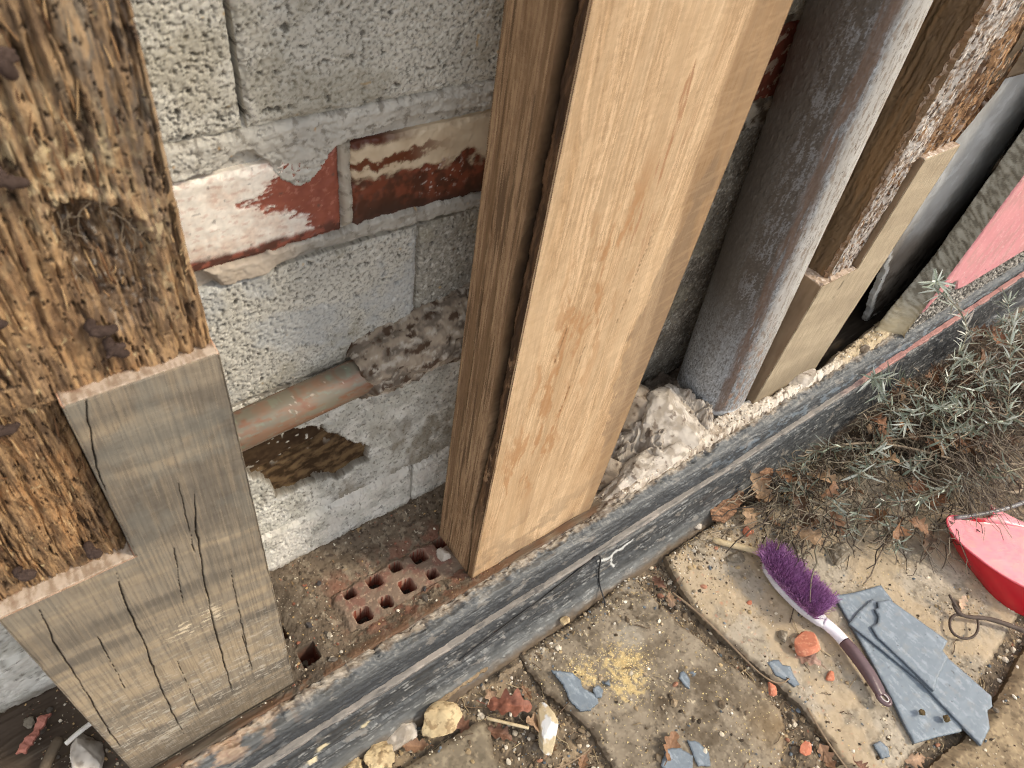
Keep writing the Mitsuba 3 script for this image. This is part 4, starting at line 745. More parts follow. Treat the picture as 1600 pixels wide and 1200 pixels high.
# ================================================================ GROUND, SLABS AND THE THINGS ON THEM
GZ = -.134
def gz(X, Y):
    z = GZ + .006 * (F(X * 9, Y * 9, 3, 801) - .5) + .005 * (F(X * 40, Y * 40, 4, 802) - .5) + .003 * (F(X * 170, Y * 170, 3, 803) - .5)
    return z - .02 * ss(1.0, 4, np.hypot(X - 1, Y)) * 0
def gcol(X, Y, z):
    c = mx(C(120, 106, 89), C(82, 71, 59), F(X * 24, Y * 24, 4, 811)); c = mx(c, C(150, 130, 104), .7 * ss(.55, .7, F(X * 80, Y * 80, 4, 812))); c = mx(c, C(48, 40, 33), .7 * ss(.55, .7, F(X * 50, Y * 50, 3, 813)))
    c = mx(c, C(196, 176, 146), .8 * ss(.92, .96, n2(X * 190, Y * 190, 814))); c = mx(c, C(164, 92, 66), .6 * ss(.93, .97, n2(X * 120, Y * 120, 815)))
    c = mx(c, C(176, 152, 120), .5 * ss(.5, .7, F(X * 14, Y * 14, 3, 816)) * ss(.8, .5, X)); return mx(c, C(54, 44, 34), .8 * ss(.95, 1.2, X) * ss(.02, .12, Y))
def geo_ax(c0, c1, r, far):
    g = np.cumsum(r * 1.35 ** np.arange(1, 40)); g = g[g < far]; return np.concatenate([c0 - g[::-1], np.arange(c0, c1, r), c1 + g])
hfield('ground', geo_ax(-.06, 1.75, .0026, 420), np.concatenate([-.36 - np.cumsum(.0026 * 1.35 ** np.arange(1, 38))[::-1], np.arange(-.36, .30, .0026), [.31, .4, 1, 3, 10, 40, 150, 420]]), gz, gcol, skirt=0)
tag('ground', 'dark soil with grit and crumbs between the paving slabs', None, None, 'structure')

def slab_top(z0, s, tilt=(0, 0), c=(0, 0)): return lambda x, y: z0 + tilt[0] * (x - c[0]) + tilt[1] * (y - c[1]) + .005 * (F(x * 9, y * 9, 3, s) - .5) + .0026 * (F(x * 50, y * 50, 4, s + 1) - .5) + .0013 * (F(x * 260, y * 260, 2, s + 2) - .5)
def slab_col(a, b, s, extra=None):
    def f(x, y, d):
        c = mx(a, b, ss(.34, .66, F(x * 13, y * 13, 4, s))); c = mx(c, b * .55, .6 * ss(.57, .70, F(x * 46, y * 46, 4, s + 1))); c = mx(c, a * 1.3, .55 * ss(.58, .72, F(x * 100, y * 100, 4, s + 2)))
        c = mx(c, C(70, 58, 45), .5 * ss(.64, .76, F(x * 150, y * 150, 3, s + 3))); c = mx(c, C(206, 190, 160), .8 * ss(.945, .975, n2(x * 230, y * 230, s + 4)))
        if extra: c = extra(x, y, c)
        return mx(c, C(84, 68, 52), .6 * ss(.008, .0, d + .006 * (F(x * 60, y * 60, 3, s + 5) - .5)))
    return f
def mid_extra(x, y, c):
    saw = F(x * 90, y * 90, 4, 831)
    for a, b, r in ((.535, .160, .045), (.470, .185, .030), (.515, .135, .035)): c = mx(c, C(206, 180, 122), .8 * ss(.48, .60, saw + .25 * ss(r, 0, np.hypot(x - a, y - b)) - .12) * ss(r * 1.3, r * .5, np.hypot(x - a, y - b)))
    c = mx(c, C(56, 44, 32), .85 * ss(.56, .66, F(x * 60, y * 60, 4, 832)) * ss(.06, .02, np.hypot((x - .60), (y - .23) * 1.2)))
    c = mx(c, C(72, 58, 42), .6 * ss(.44, .64, F(x * 16, y * 16, 4, 834)) * ss(.16, .02, np.hypot(x - .58, y - .06)))
    c = mx(c, C(168, 162, 150), .5 * ss(.035, .01, np.hypot(x - .575, y - .19)) * saw * 1.4); return mx(c, C(142, 112, 70), .45 * ss(.05, -.04, y + .4 * (x - .62)) * ss(.60, .68, x))
P_MID = [(.405, .266), (.520, .262), (.640, .270), (.656, .262), (.660, .225), (.664, .160), (.680, .085), (.698, .0), (.696, -.035), (.680, -.055), (.650, -.075), (.60, -.105), (.58, -.20), (.44, -.20), (.425, -.06), (.421, .06), (.427, .120), (.418, .155), (.404, .20), (.402, .245)]
tag('paving_slab', 'brown stone slab against the plinth, dusted with yellow sawdust', 'paving slab'); flake(num('paving_slab'), P_MID, .0021, slab_top(-.117, 821, (.02, -.02), (.55, .1)), .03, slab_col(C(144, 131, 113), C(116, 104, 88), 826, mid_extra), edge=.005, ew=.008, jag=.004, seed=1)
def sand_extra(x, y, c):
    c = mx(c, mx(C(190, 168, 136), C(168, 146, 116), F(x * 60, y * 60, 4, 841)), .65 * ss(.36, .58, F(x * 10, y * 10, 3, 842)))
    return mx(c, C(196, 122, 92), .5 * ss(.74, .82, F(x * 120, y * 120, 3, 843)) * ss(.80, .76, x))
P_RT = [(.728, .262), (.710, .20), (.704, .160), (.708, .105), (.716, .071), (.726, .01), (.734, -.051), (.730, -.105), (.722, -.15), (.745, -.20), (.82, -.196), (.93, -.206), (1.04, -.200), (1.16, -.188), (1.34, -.17), (1.36, .0), (1.30, .16), (1.10, .235), (.90, .262)]
flake('paving_slab_001', P_RT, .0023, slab_top(-.118, 845, (-.01, .01), (.9, 0)), .03, slab_col(C(168, 156, 138), C(146, 134, 116), 848, sand_extra), edge=.005, ew=.009, jag=.004, seed=2); COUNT['paving_slab'] = 1
tag('paving_slab_001', 'sandy pale slab that the purple brush and slates lie on', 'paving slab')
P_BL = [(.02, .232), (.10, .228), (.180, .226), (.25, .222), (.300, .219), (.298, .195), (.284, .170), (.292, .13), (.30, .0), (.28, -.12), (.02, -.12)]
flake(num('paving_slab'), P_BL, .0028, slab_top(-.112, 855), .03, slab_col(C(146, 132, 110), C(120, 108, 90), 858), edge=.005, ew=.012, jag=.003, seed=4)
tag('paving_slab_002', 'grey-brown slab corner at the bottom edge, left of the slab with sawdust', 'paving slab')
P_BR = [(.812, -.222), (.87, -.226), (.95, -.238), (1.05, -.232), (1.16, -.218), (1.36, -.21), (1.40, -.55), (.80, -.60), (.79, -.40), (.80, -.26)]
flake(num('paving_slab'), P_BR, .0026, slab_top(-.110, 865), .03, slab_col(C(158, 138, 108), C(130, 112, 88), 868), edge=.008, ew=.02, jag=.004, seed=6)
tag('paving_slab_003', 'brown slab at the lower right corner under the tips of the slates', 'paving slab')

# slates
def slate_col(s, tone=1.0, ty=1.0):
    def f(x, y, d):
        c = mx(C(124, 137, 150), C(102, 115, 128), F(x * 18, y * 40, 4, s)) * tone; c = mx(c, C(156, 168, 180), .45 * ss(.54, .70, F(x * 110, y * 40 + x * 30, 4, s + 1))); c = mx(c, C(100, 112, 126), .4 * ss(.56, .72, F(x * 60 + y * 20, y * 150, 4, s + 2)))
        c = mx(c, C(150, 140, 124), .18 * ss(.60, .74, F(x * 50, y * 50, 4, s + 3))); c = mx(c, C(60, 60, 60), .8 * ss(.95, .98, n2(x * 190, y * 190, s + 4))); return mx(c, C(78, 88, 98), .6 * ss(.003, .0006, d))
    return f
def stop(z0, s, tx=0, ty=0, cx=.93, cy=-.1): return lambda x, y: z0 + tx * (x - cx) + ty * (y - cy) + .0005 * (F(x * 10, y * 16, 2, s) - .5) + .0007 * (np.floor(F(x * 22, y * 16, 2, s + 1) * 5) / 5 - .5) + .0004 * (F(x * 260, y * 260, 2, s + 2) - .5)
P1 = [(.936, .040), (.970, .024), (1.010, .010), (1.031, .004), (1.024, -.024), (.985, -.10), (.932, -.215), (.922, -.224), (.880, -.205), (.838, -.188), (.850, -.160), (.866, -.130), (.90, -.05)]
P2 = [(.909, -.008), (.945, -.004), (.988, -.004), (.998, -.05), (1.008, -.132), (1.014, -.222), (.998, -.232), (.985, -.230), (.962, -.247), (.924, -.252), (.926, -.20), (.930, -.138), (.918, -.06)]
P3 = [(.985, -.012), (1.007, -.022), (1.018, -.07), (1.030, -.126), (1.006, -.130), (1.004, -.142), (.950, -.152), (.930, -.160), (.930, -.10), (.928, -.050), (.934, -.034), (.950, -.036), (.962, -.030), (.968, -.018), (.976, -.020)]
for P, z0, s, lb, tx in ((P1, -.1085, 871, 'lowest grey roofing slate, half covered by two more', .0), (P2, -.1025, 881, 'long grey slate in the middle of the three, pointing down right', .0), (P3, -.0965, 891, 'topmost grey slate with a curved chipped end', .02)):
    k = num('roof_slate'); flake(k, P, .0021, stop(z0, s, tx), .0052, slate_col(s), edge=.0012, ew=.0025, jag=.0008, m='slate_face', seed=s); tag(k, lb, 'slate')
FR = [('blue-grey slate flake with a torn point on the left side of the brown slab', [(.428, .218), (.440, .208), (.454, .197), (.458, .180), (.453, .170), (.464, .150), (.460, .139), (.442, .138), (.428, .145), (.424, .166), (.430, .19)], -.1115),
      ('small slate chip touching the torn slate flake on the brown slab', [(.465, .160), (.476, .160), (.478, .149), (.468, .142), (.460, .147)], -.1120), ('tiny slate chip right of the torn slate flake', [(.486, .156), (.496, .156), (.492, .147)], -.1125),
      ('cracked slate fragment on the pale slab near the orange brick piece', [(.738, .030), (.749, .027), (.758, .022), (.757, .012), (.766, .004), (.760, -.006), (.755, -.024), (.745, -.022), (.741, -.006), (.733, .008)], -.1135),
      ('narrow slate sliver in the middle of the brown slab', [(.594, .096), (.602, .101), (.609, .096), (.607, .084), (.596, .073), (.592, .08)], -.1130), ('tiny slate crumb beside the narrow sliver', [(.615, .091), (.622, .090), (.624, .082), (.617, .083)], -.1135),
      ('slate fragment at the bottom edge of the photo, left of a dead leaf', [(.478, .020), (.500, .032), (.518, .022), (.528, .002), (.505, -.02), (.48, -.005)], -.1105), ('slate fragment at the bottom edge, right of a dead leaf', [(.536, .022), (.548, .012), (.552, -.008), (.540, -.024), (.524, -.012)], -.1105),
      ('small square slate piece lying below the brush handle', [(.781, -.151), (.794, -.153), (.797, -.166), (.788, -.176), (.775, -.170)], -.1120)]
for i, (lb, P, z0) in enumerate(FR):
    k = num('slate_fragment'); flake(k, P, .0013, stop(z0, 901 + i * 3, .03 * math.sin(i), .03 * math.cos(i), P[0][0], P[0][1]), .0035, slate_col(902 + i * 3, .92), edge=.0008, ew=.0018, jag=.0015, m='slate_face', seed=i); tag(k, lb, 'slate fragment')

# brush
def brush():
    tag('hand_brush', 'hand brush with purple bristles and a dark handle lying by the slates', 'brush')
    AX = curve([(.872, .152, -.103), (.867, .11, -.105), (.868, .06, -.106), (.873, .012, -.104)], 40); w = np.interp(np.linspace(0, 1, 40), [0, .08, .3, .7, .92, 1], [.008, .017, .0215, .0215, .0165, .011])
    r = np.random.default_rng(21); N = np.array([.32, .06, .94]); N /= np.linalg.norm(N)
    def body(center, wid, hgt, n=28, tilt=N):
        g = np.arange(n) * 2 * np.pi / n; t = np.gradient(center, axis=0); t /= np.linalg.norm(t, axis=1, keepdims=True); S = np.cross(t, tilt); S /= np.linalg.norm(S, axis=1, keepdims=True); U = np.cross(S, t)
        sg = lambda v: np.sign(v) * np.abs(v) ** .75
        v = center[:, None] + wid[:, None, None] * sg(np.cos(g))[None, :, None] * S[:, None] + hgt[:, None, None] * sg(np.sin(g))[None, :, None] * U[:, None]
        k = len(center); f = tri(quads(k, n, True)); i = np.arange(n); j = (i + 1) % n; v = v.reshape(-1, 3)
        return np.vstack([v, center[:1], center[-1:]]), np.vstack([f, np.stack([j, i, i * 0 + k * n], 1), np.stack([i + k * n - n, j + k * n - n, i * 0 + k * n + 1], 1)])
    v, f = body(AX, w, w * .42); put('hand_brush__head', v, f, C(192, 189, 194) * (.9 + .2 * F3(v * 90, 3, 4))[:, None], 'plastic')
    NK = curve([(.872, .020, -.104), (.8745, -.005, -.103), (.872, -.026, -.102)], 14); v, f = body(NK, np.linspace(.0125, .0098, 14), np.linspace(.007, .0082, 14)); put('hand_brush__neck', v, f, C(212, 208, 218) * (.9 + .2 * F3(v * 90, 3, 5))[:, None], 'plastic'); labels['hand_brush__neck'] = {'label': 'pale lilac neck between bristles and handle'}
    HN = curve([(.8722, -.022, -.1018), (.868, -.045, -.099), (.858, -.085, -.0985), (.8485, -.113, -.100)], 36); q = np.linspace(0, 1, 36)
    v, f = body(HN, np.interp(q, [0, .15, .6, .9, 1], [.0100, .0108, .0112, .0110, .0085]), np.interp(q, [0, .2, .7, 1], [.0086, .0095, .0085, .0055])); put('hand_brush__handle', v, f, C(92, 68, 72) * (.85 + .3 * F3(v * 120, 3, 6))[:, None], 'plastic'); labels['hand_brush__handle'] = {'label': 'dark plum-brown grip'}
    c = np.array([.8465, -.117, -.0985]); g = np.linspace(0, 2 * np.pi, 26); u1 = np.array([.78, .62, 0]); u2 = np.array([.30, -.93, .05]); ring = c + .0078 * np.cos(g)[:, None] * u1 + .0105 * np.sin(g)[:, None] * u2
    v, f = tube(ring, .0036, 10, False); put('hand_brush__end_loop', v, f, C(96, 72, 76), 'plastic'); ring = c + [0, 0, .0030] + .0052 * np.cos(g)[:, None] * u1 + .0068 * np.sin(g)[:, None] * u2; v, f = tube(ring, .0011, 6, False); put('hand_brush__hanging_eye', v, f, C(196, 186, 184), 'plastic'); labels['hand_brush__hanging_eye'] = {'label': 'pale rim of the hanging hole'}
    parts = []; tv = np.gradient(AX, axis=0); tv /= np.linalg.norm(tv, axis=1, keepdims=True)
    for k in range(3600):
        a = r.uniform(.0, .86); i = a * 39; i0 = int(i); cc = AX[i0] + (AX[min(i0 + 1, 39)] - AX[i0]) * (i - i0); ww = np.interp(i, np.arange(40), w); S = np.cross(tv[i0], N); S /= np.linalg.norm(S); b = r.uniform(-1, 1)
        d = N + S * (.76 * b + .15 * r.normal()) + tv[i0] * (.14 * r.normal() - .55 * max(0, .16 - a) / .16 + .4 * max(0, a - .86) / .14); d /= np.linalg.norm(d); L = r.uniform(.034, .044); p0 = cc + S * b * ww * 1.0 + N * ww * .30
        bend = r.normal(size=3) * .0022 + np.array([0, 0, -.0025]) * (1 + abs(b)); p = np.array([p0, p0 + d * L * .55 + bend * .4, p0 + d * L + bend * 1.6]); vv, ff = tube(p, [.0007, .00066, .00046], 3, False)
        parts.append((vv, ff, mx(C(146, 86, 148), C(200, 144, 202), np.array(r.random() ** 1.3)) * r.uniform(.75, 1.1)))
    v, f, c = join(parts); put('hand_brush__bristles', v, f, c, 'paint'); scene['hand_brush__bristles']; labels['hand_brush__bristles'] = {'label': 'dense tuft of purple bristles', 'kind': 'stuff'}
brush()

# dustpan
def dustpan():
    tag('dustpan', 'red dustpan at the right edge half under the dead twigs', 'dustpan')
    # a rounded tray, open side away: outline of its rim and of its foot
    rim = curve([(1.330, -.020, -.056), (1.262, -.004, -.062), (1.232, .012, -.066), (1.212, -.010, -.068), (1.203, -.055, -.066), (1.206, -.100, -.064), (1.222, -.155, -.062), (1.262, -.215, -.060), (1.33, -.25, -.058)], 90)
    foot = curve([(1.330, -.045, -.120), (1.285, -.025, -.121), (1.262, -.020, -.121), (1.243, -.040, -.122), (1.226, -.085, -.122), (1.214, -.130, -.122), (1.230, -.190, -.122), (1.268, -.225, -.121), (1.33, -.245, -.120)], 90)
    t = np.linspace(0, 1, 12)[:, None, None]; W = foot[None] * (1 - t) + rim[None] * t; W[..., :2] += .004 * np.sin(t * np.pi)[..., :1] * np.array([-1, 0])
    c = C(196, 20, 34) * (.9 + .2 * F3(W.reshape(-1, 3) * 60, 3, 7))[:, None]; put('dustpan__side', W.reshape(-1, 3), quads(12, 90), c, 'plastic'); labels['dustpan__side'] = {'label': 'bright red curved side'}
    v, f = tube(rim, .0016, 6, False); put('dustpan__rim', v, f, C(206, 70, 84), 'plastic')
    cen = np.array([1.39, -.11, -.070]); s = np.linspace(1, 0, 40)[:, None, None]; TP = cen + (rim[None] - cen) * (s * .985); TP[..., 2] -= .004 * np.sin(s[..., 0] * np.pi); TP[..., 2] += .0012 * (F(TP[..., 0] * 60, TP[..., 1] * 60, 3, 9) - .5)
    c = mx(C(226, 118, 132), C(236, 146, 154), F(TP[..., 0] * 20, TP[..., 1] * 20, 4, 8)).reshape(-1, 3); c = mx(c, C(208, 150, 146), .55 * ss(.46, .66, F(TP[..., 0] * 34, TP[..., 1] * 34, 4, 12)).reshape(-1)); c = mx(c, C(190, 150, 140), .6 * ss(.62, .74, F(TP[..., 0] * 120, TP[..., 1] * 120, 3, 10)).reshape(-1)); put('dustpan__pan', TP.reshape(-1, 3), quads(40, 90), c, 'plastic'); labels['dustpan__pan'] = {'label': 'faded pink floor of the pan'}
    v, f = tube(curve([(1.245, .004, -.063), (1.29, -.018, -.060), (1.40, -.055, -.056)], 30), .0042, 8); put('dustpan__lip', v, f, C(112, 110, 112), 'plastic'); labels['dustpan__lip'] = {'label': 'grey rubber lip along its far edge'}
dustpan()

# brick pieces, stones, wood
def terra(v, s): return mx(mx(C(206, 126, 96), C(180, 104, 78), F3(v * 90, 4, s)), C(214, 150, 120), .6 * ss(.55, .7, F3(v * 260, 3, s + 1)))
def yel(v, s): return mx(mx(C(206, 184, 142), C(176, 150, 110), F3(v * 70, 4, s)), C(132, 104, 72), .7 * ss(.55, .7, F3(v * 140, 4, s + 1)))
def whit(v, s): return mx(mx(C(200, 182, 146), C(168, 148, 116), F3(v * 60, 4, s)), C(206, 206, 206), ss(.50, .58, F3(v * 46, 4, s + 1) + .3 * np.clip(.36 - v[:, 0], -.3, .3)))
def gstone(v, s): return mx(mx(C(140, 128, 110), C(106, 96, 82), F3(v * 90, 4, s)), C(176, 166, 150), .6 * ss(.56, .7, F3(v * 190, 3, s + 1)))
lumps('brick_piece', 'broken orange brick piece left of the brush handle', 'brick piece', (.815, .012, -.106), (.046, .036, .028), 51, terra, 5, rough=.06, freq=1.5, rot=-.3)
lumps('brick_piece', 'smooth orange brick chip near the tip of the brush', 'brick piece', (.904, .214, -.112), (.022, .016, .014), 52, terra, 4)
lumps('brick_piece', 'small orange brick chip at the edge of the brown slab, below the slate fragment', 'brick piece', (.708, -.003, -.112), (.020, .013, .011), 53, terra, 4, rot=.9)
lumps('brick_piece', 'orange brick chip at the bottom edge, right of the brown slab', 'brick piece', (.690, -.092, -.122), (.020, .016, .012), 54, terra, 4)
lumps('brick_piece', 'little triangular brick chip on the pale slab beside the handle', 'brick piece', (.812, -.045, -.115), (.016, .013, .008), 55, terra, 4)
lumps('brick_piece', 'tiny brick chip left of the bristles', 'brick piece', (.795, .118, -.116), (.009, .008, .006), 56, terra, 3)
lumps('rubble_stone', 'yellowish broken stone beside the plinth at the bottom', 'stone', (.243, .252, -.112), (.062, .040, .034), 61, yel, 5, rot=-.1)
lumps('rubble_stone', 'oblong stone with a white face between the two dark slabs', 'stone', (.369, .154, -.112), (.062, .036, .030), 62, whit, 5, rough=.10, rot=1.15)
lumps('rubble_stone', 'crumbly yellow stone at the bottom edge next to the plinth', 'stone', (.150, .256, -.118), (.050, .036, .030), 63, yel, 5, rough=.4)
lumps('rubble_stone', 'rough yellow stone between the plinth and the slab at the bottom edge', 'stone', (.100, .262, -.118), (.044, .036, .030), 64, yel, 5, rough=.4)
lumps('rubble_stone', 'pinkish flat stone above the crumbly yellow one', 'stone', (.190, .268, -.122), (.050, .030, .022), 65, lime, 5)
lumps('rubble_stone', 'round grey pebble left of the brick piece', 'stone', (.795, .044, -.112), (.020, .017, .013), 66, gstone, 4, rough=.12)
lumps('rubble_stone', 'flat grey stone under the stick by the brush tip', 'stone', (.840, .190, -.114), (.034, .024, .012), 67, gstone, 4, rough=.15)
lumps('rubble_stone', 'small yellow stone lying against the plinth above the brown slab', 'stone', (.496, .268, -.112), (.016, .012, .012), 68, yel, 4)
lumps('rubble_stone', 'pale pebble by the plinth near the offcut', 'stone', (.830, .275, -.118), (.018, .014, .012), 69, lime, 4)
lumps('rubble_stone', 'grey stone among the dead twigs above the slates', 'stone', (1.02, .085, -.112), (.050, .034, .026), 70, gstone, 5)
def oakwood(v, s): return mx(mx(C(206, 188, 152), C(172, 148, 108), F3(v * [60, 240, 240], 4, s)), C(120, 96, 66), .5 * ss(.6, .72, F3(v * [30, 200, 200], 3, s + 1)))
v, f = tube(curve([(.826, .238, -.108), (.846, .212, -.106), (.866, .188, -.104), (.888, .160, -.108)], 16), [.0035] + [.0058] * 14 + [.004], 8); put('wood_offcut', v, f, oakwood(v, 3), 'wood'); tag('wood_offcut', 'pale wooden stick poking out from under the bristles', 'stick')
v, f = tube(curve([(.303, .214, -.108), (.322, .192, -.104), (.345, .169, -.106)], 12), .0024, 6); put('wood_splinter', v, f, oakwood(v, 5), 'wood'); tag('wood_splinter', 'straight yellow splinter beside the red leaf at the bottom', 'splinter')
def chip(P, z0, s, lb, nm='bark_piece', col=None, th=.003):
    k = num(nm); ccol = col or (lambda x, y, d: mx(mx(C(168, 124, 92), C(118, 84, 60), ss(.34, .66, F((x + y) * 130, (x - y) * 30, 4, s))), C(78, 54, 38), .7 * ss(.58, .7, F((x + y) * 220, (x - y) * 60, 3, s + 1))))
    flake(k, P, .0013, lambda x, y: z0 + .007 * (F((x + y) * 60, (x - y) * 20, 4, s + 2) - .5) + .003 * (F(x * 160, y * 160, 3, s + 3) - .5), th, ccol, edge=.001, jag=.003, seed=s, m='wood'); tag(k, lb, 'bark piece' if nm == 'bark_piece' else 'wood chip')
chip([(.852, .266), (.868, .250), (.900, .252), (.934, .262), (.956, .276), (.950, .287), (.92, .280), (.905, .292), (.880, .282), (.868, .290)], -.100, 951, 'ragged orange-brown piece of rotten wood by the plinth left of the plant')
chip([(.970, .262), (.99, .252), (1.02, .262), (1.045, .280), (1.03, .292), (1.0, .284)], -.092, 955, 'second piece of rotten wood, further right along the plinth')
chip([(.245, .276), (.30, .284), (.345, .282), (.347, .274), (.30, .274), (.25, .268)], -.112, 958, 'grey split wood fragment along the plinth at the bottom', 'wood_chip', lambda x, y, d: mx(C(160, 136, 104), C(104, 84, 62), F(x * 20, y * 300, 4, 959)))
chip([(.345, .250), (.362, .258), (.398, .256), (.396, .249)], -.114, 961, 'short grey wood fragment at the corner of the brown slab', 'wood_chip', lambda x, y, d: mx(C(150, 132, 108), C(110, 92, 72), F(x * 20, y * 300, 4, 962)))
# debris left of the old post
lumps('rubble_stone', 'pale broken stone beside the lower left corner of the old post', 'stone', (-.150, .425, .004), (.030, .045, .030), 71, lime, 4)
chip([(-.215, .470), (-.180, .498), (-.170, .495), (-.205, .465)], .010, 964, 'flat red clay strip on the ground left of the old post', 'clay_strip', lambda x, y, d: C(176, 108, 92) * (.8 + .4 * F(x * 90, y * 90, 3, 965))[..., None], .004)
for i, (p, q, rr, lb) in enumerate((((-.165, .448, .012), (-.128, .455, .016), .003, 'thin white strip left of the old post'), ((-.20, .43, .002), (-.17, .46, .008), .006, 'dark splinter left of the old post, at the bottom left corner'))):
    v, f = tube(curve([p, np.add(p, q) / 2 + [0, 0, .003], q], 10), rr, 6); k = num('wood_strip'); put(k, v, f, (C(214, 208, 198) if i == 0 else C(96, 82, 66)) * (.8 + .4 * F3(v * 120, 3, i))[:, None], 'wood'); tag(k, lb, 'strip')

# black cord on the plinth
def cord():
    q = [(.30, .2935, -.057), (.40, .2985, -.050), (.47, .3010, -.044), (.53, .3035, -.039), (.566, .3050, -.030), (.574, .3040, -.026), (.5795, .3010, -.034), (.5800, .297, -.050), (.582, .291, -.080), (.582, .278, -.105), (.578, .262, -.112), (.570, .250, -.113)]
    v, f = tube(curve(q, 90), .0013, 6); v2, f2 = tube(curve([(.44, .2985, -.046), (.50, .3020, -.040), (.563, .3050, -.031)], 40), .0010, 6); v, f, c = join([(v, f, C(38, 38, 40)), (v2, f2, C(50, 50, 50))])
    put('black_cord', v, f, c, 'paint'); tag('black_cord', 'thin black cord looped over the damp course and hanging down the plinth', 'cord')
cord()

# ================================================================ PLANT, LEAVES, TWIGS, GRIT
def inside(P, x, y): return shapely.contains_xy(Polygon(P), x, y)
def surf(x, y):
    x = np.atleast_1d(np.asarray(x, float)); y = np.atleast_1d(np.asarray(y, float)); z = gz(x, y)
    for P, f in ((P_MID, slab_top(-.117, 821, (.02, -.02), (.55, .1))), (P_RT, slab_top(-.118, 845, (-.01, .01), (.9, 0))), (P_BL, slab_top(-.112, 855)), (P_BR, slab_top(-.110, 865))):
        z = np.where(inside(P, x, y), np.maximum(z, f(x, y)), z)
    return z
ROOT1 = [(1.187, -.199, -.110), (1.158, -.163, -.106), (1.129, -.136, -.104), (1.106, -.113, -.105), (1.113, -.095, -.104)]
ROOT2 = [(1.109, -.118, -.106), (1.075, -.113, -.110), (1.065, -.126, -.110), (1.079, -.146, -.110), (1.100, -.150, -.108), (1.126, -.137, -.106)]
ROOT3 = [(1.109, -.112, -.106), (1.111, -.091, -.098), (1.110, -.080, -.092)]
SPRIGS = [[(1.377, .142, -.09), (1.511, .194, -.05), (1.552, .225, .0), (1.557, .249, .08), (1.499, .310, .15), (1.407, .322, .22)], [(1.524, .047, -.08), (1.590, .083, -.05), (1.691, .147, -.02), (1.802, .223, .02)],
    [(1.785, .152, -.03), (1.739, .215, .0), (1.693, .263, .0)], [(1.430, .093, -.07), (1.461, .219, -.05), (1.418, .285, -.03), (1.34, .262, -.03)], [(1.632, .07, -.04), (1.524, .082, -.03), (1.383, .124, -.03), (1.354, .122, -.03)],
    [(1.482, -.011, -.05), (1.401, .011, -.04), (1.304, .042, -.04), (1.201, .068, -.06)], [(1.328, .181, -.08), (1.225, .214, -.07), (1.163, .25, -.07), (1.071, .239, -.08)], [(1.358, .174, -.07), (1.377, .256, -.05), (1.38, .287, -.03), (1.336, .297, .0)],
    [(1.924, .242, .0), (1.822, .232, .01), (1.851, .268, .03)], [(1.45, .16, -.07), (1.40, .20, -.04), (1.33, .19, -.03)], [(1.55, .12, -.06), (1.47, .15, -.02), (1.40, .17, .0)], [(1.62, .15, -.05), (1.60, .20, .0), (1.56, .22, .02)], [(1.30, .12, -.08), (1.22, .16, -.06), (1.15, .17, -.06)]]
BRANCHES = [([(1.60, -.03, -.07), (1.496, .0, -.06), (1.384, .074, -.06), (1.313, .153, -.06), (1.227, .225, -.07), (1.142, .255, -.08)], .0032), ([(1.46, -.03, -.07), (1.408, -.03, -.06), (1.343, .03, -.06), (1.231, .074, -.08), (1.208, .113, -.09)], .0028),
    ([(1.75, .0, -.06), (1.609, .051, -.05), (1.563, .119, -.05), (1.458, .147, -.06)], .0030), ([(1.5, .02, -.08), (1.44, .10, -.05), (1.36, .16, -.06), (1.30, .20, -.08)], .0024)]
r5 = np.random.default_rng(99)
def scatter(key, xy, size, cols, label, seed, zf=surf, flat=.7, sub=0, m='matte'):
    r = np.random.default_rng(seed); b = trimesh.creation.icosphere(sub); bv, bf = np.array(b.vertices), np.array(b.faces); n = len(xy)
    A = r.normal(size=(n, 3, 3)); q = np.linalg.qr(A)[0]; V = bv[None] * (1 + .5 * (r.random((n, len(bv), 1)) - .5)); V = V * (.55 + .9 * r.random((n, 1, 3))); V = np.einsum('nij,nkj->nki', q, V)
    V[..., 2] *= flat; V = V * size[:, None, None] * .5; z = zf(xy[:, 0], xy[:, 1]); V = V + np.column_stack([xy, z + size * .16])[:, None]
    cc = np.array(cols)[r.integers(0, len(cols), n)] * (.65 + .6 * r.random((n, 1))); cc = np.repeat(cc, len(bv), 0); f = (bf[None] + np.arange(n)[:, None, None] * len(bv)).reshape(-1, 3)
    put(key, V.reshape(-1, 3), f, cc, m, False); tag(key, label, 'grit', None, 'stuff')
def pick(n, dens, x0, x1, y0, y1, seed):
    r = np.random.default_rng(seed); out = np.zeros((0, 2))
    while len(out) < n:
        p = np.column_stack([r.uniform(x0, x1, n * 2), r.uniform(y0, y1, n * 2)]); out = np.vstack([out, p[r.random(len(p)) < dens(p[:, 0], p[:, 1])]])
    return out[:n]
def gdens(x, y):
    d = .025 + 0 * x; slab = inside(P_MID, x, y) | inside(P_BL, x, y) | inside(P_RT, x, y) | inside(P_BR, x, y)
    d = np.where(slab, .05 + .25 * ss(.45, .7, F(x * 14, y * 14, 3, 971)), .75); d = np.where(y > .235, np.maximum(d, .7), d); d = np.where(inside(P_RT, x, y), d * 1.1 + .55 * ss(.13, .22, y), d)
    return np.where(x > 1.35, .25, d)
N = 16000
sz = np.minimum(.0016 / np.sqrt(r5.random(N) * .96 + .04), .0075)
xy = pick(N, gdens, .0, 1.5, -.30, .276, 5)
scatter('loose_grit', xy, sz, [C(176, 156, 128), C(198, 184, 160), C(120, 102, 82), C(92, 78, 62), C(214, 204, 188), C(150, 128, 98), C(70, 60, 50), C(170, 146, 108), C(168, 150, 126), C(104, 112, 120)], 'loose grit, crumbs of mortar and brick strewn over the slabs', 6)
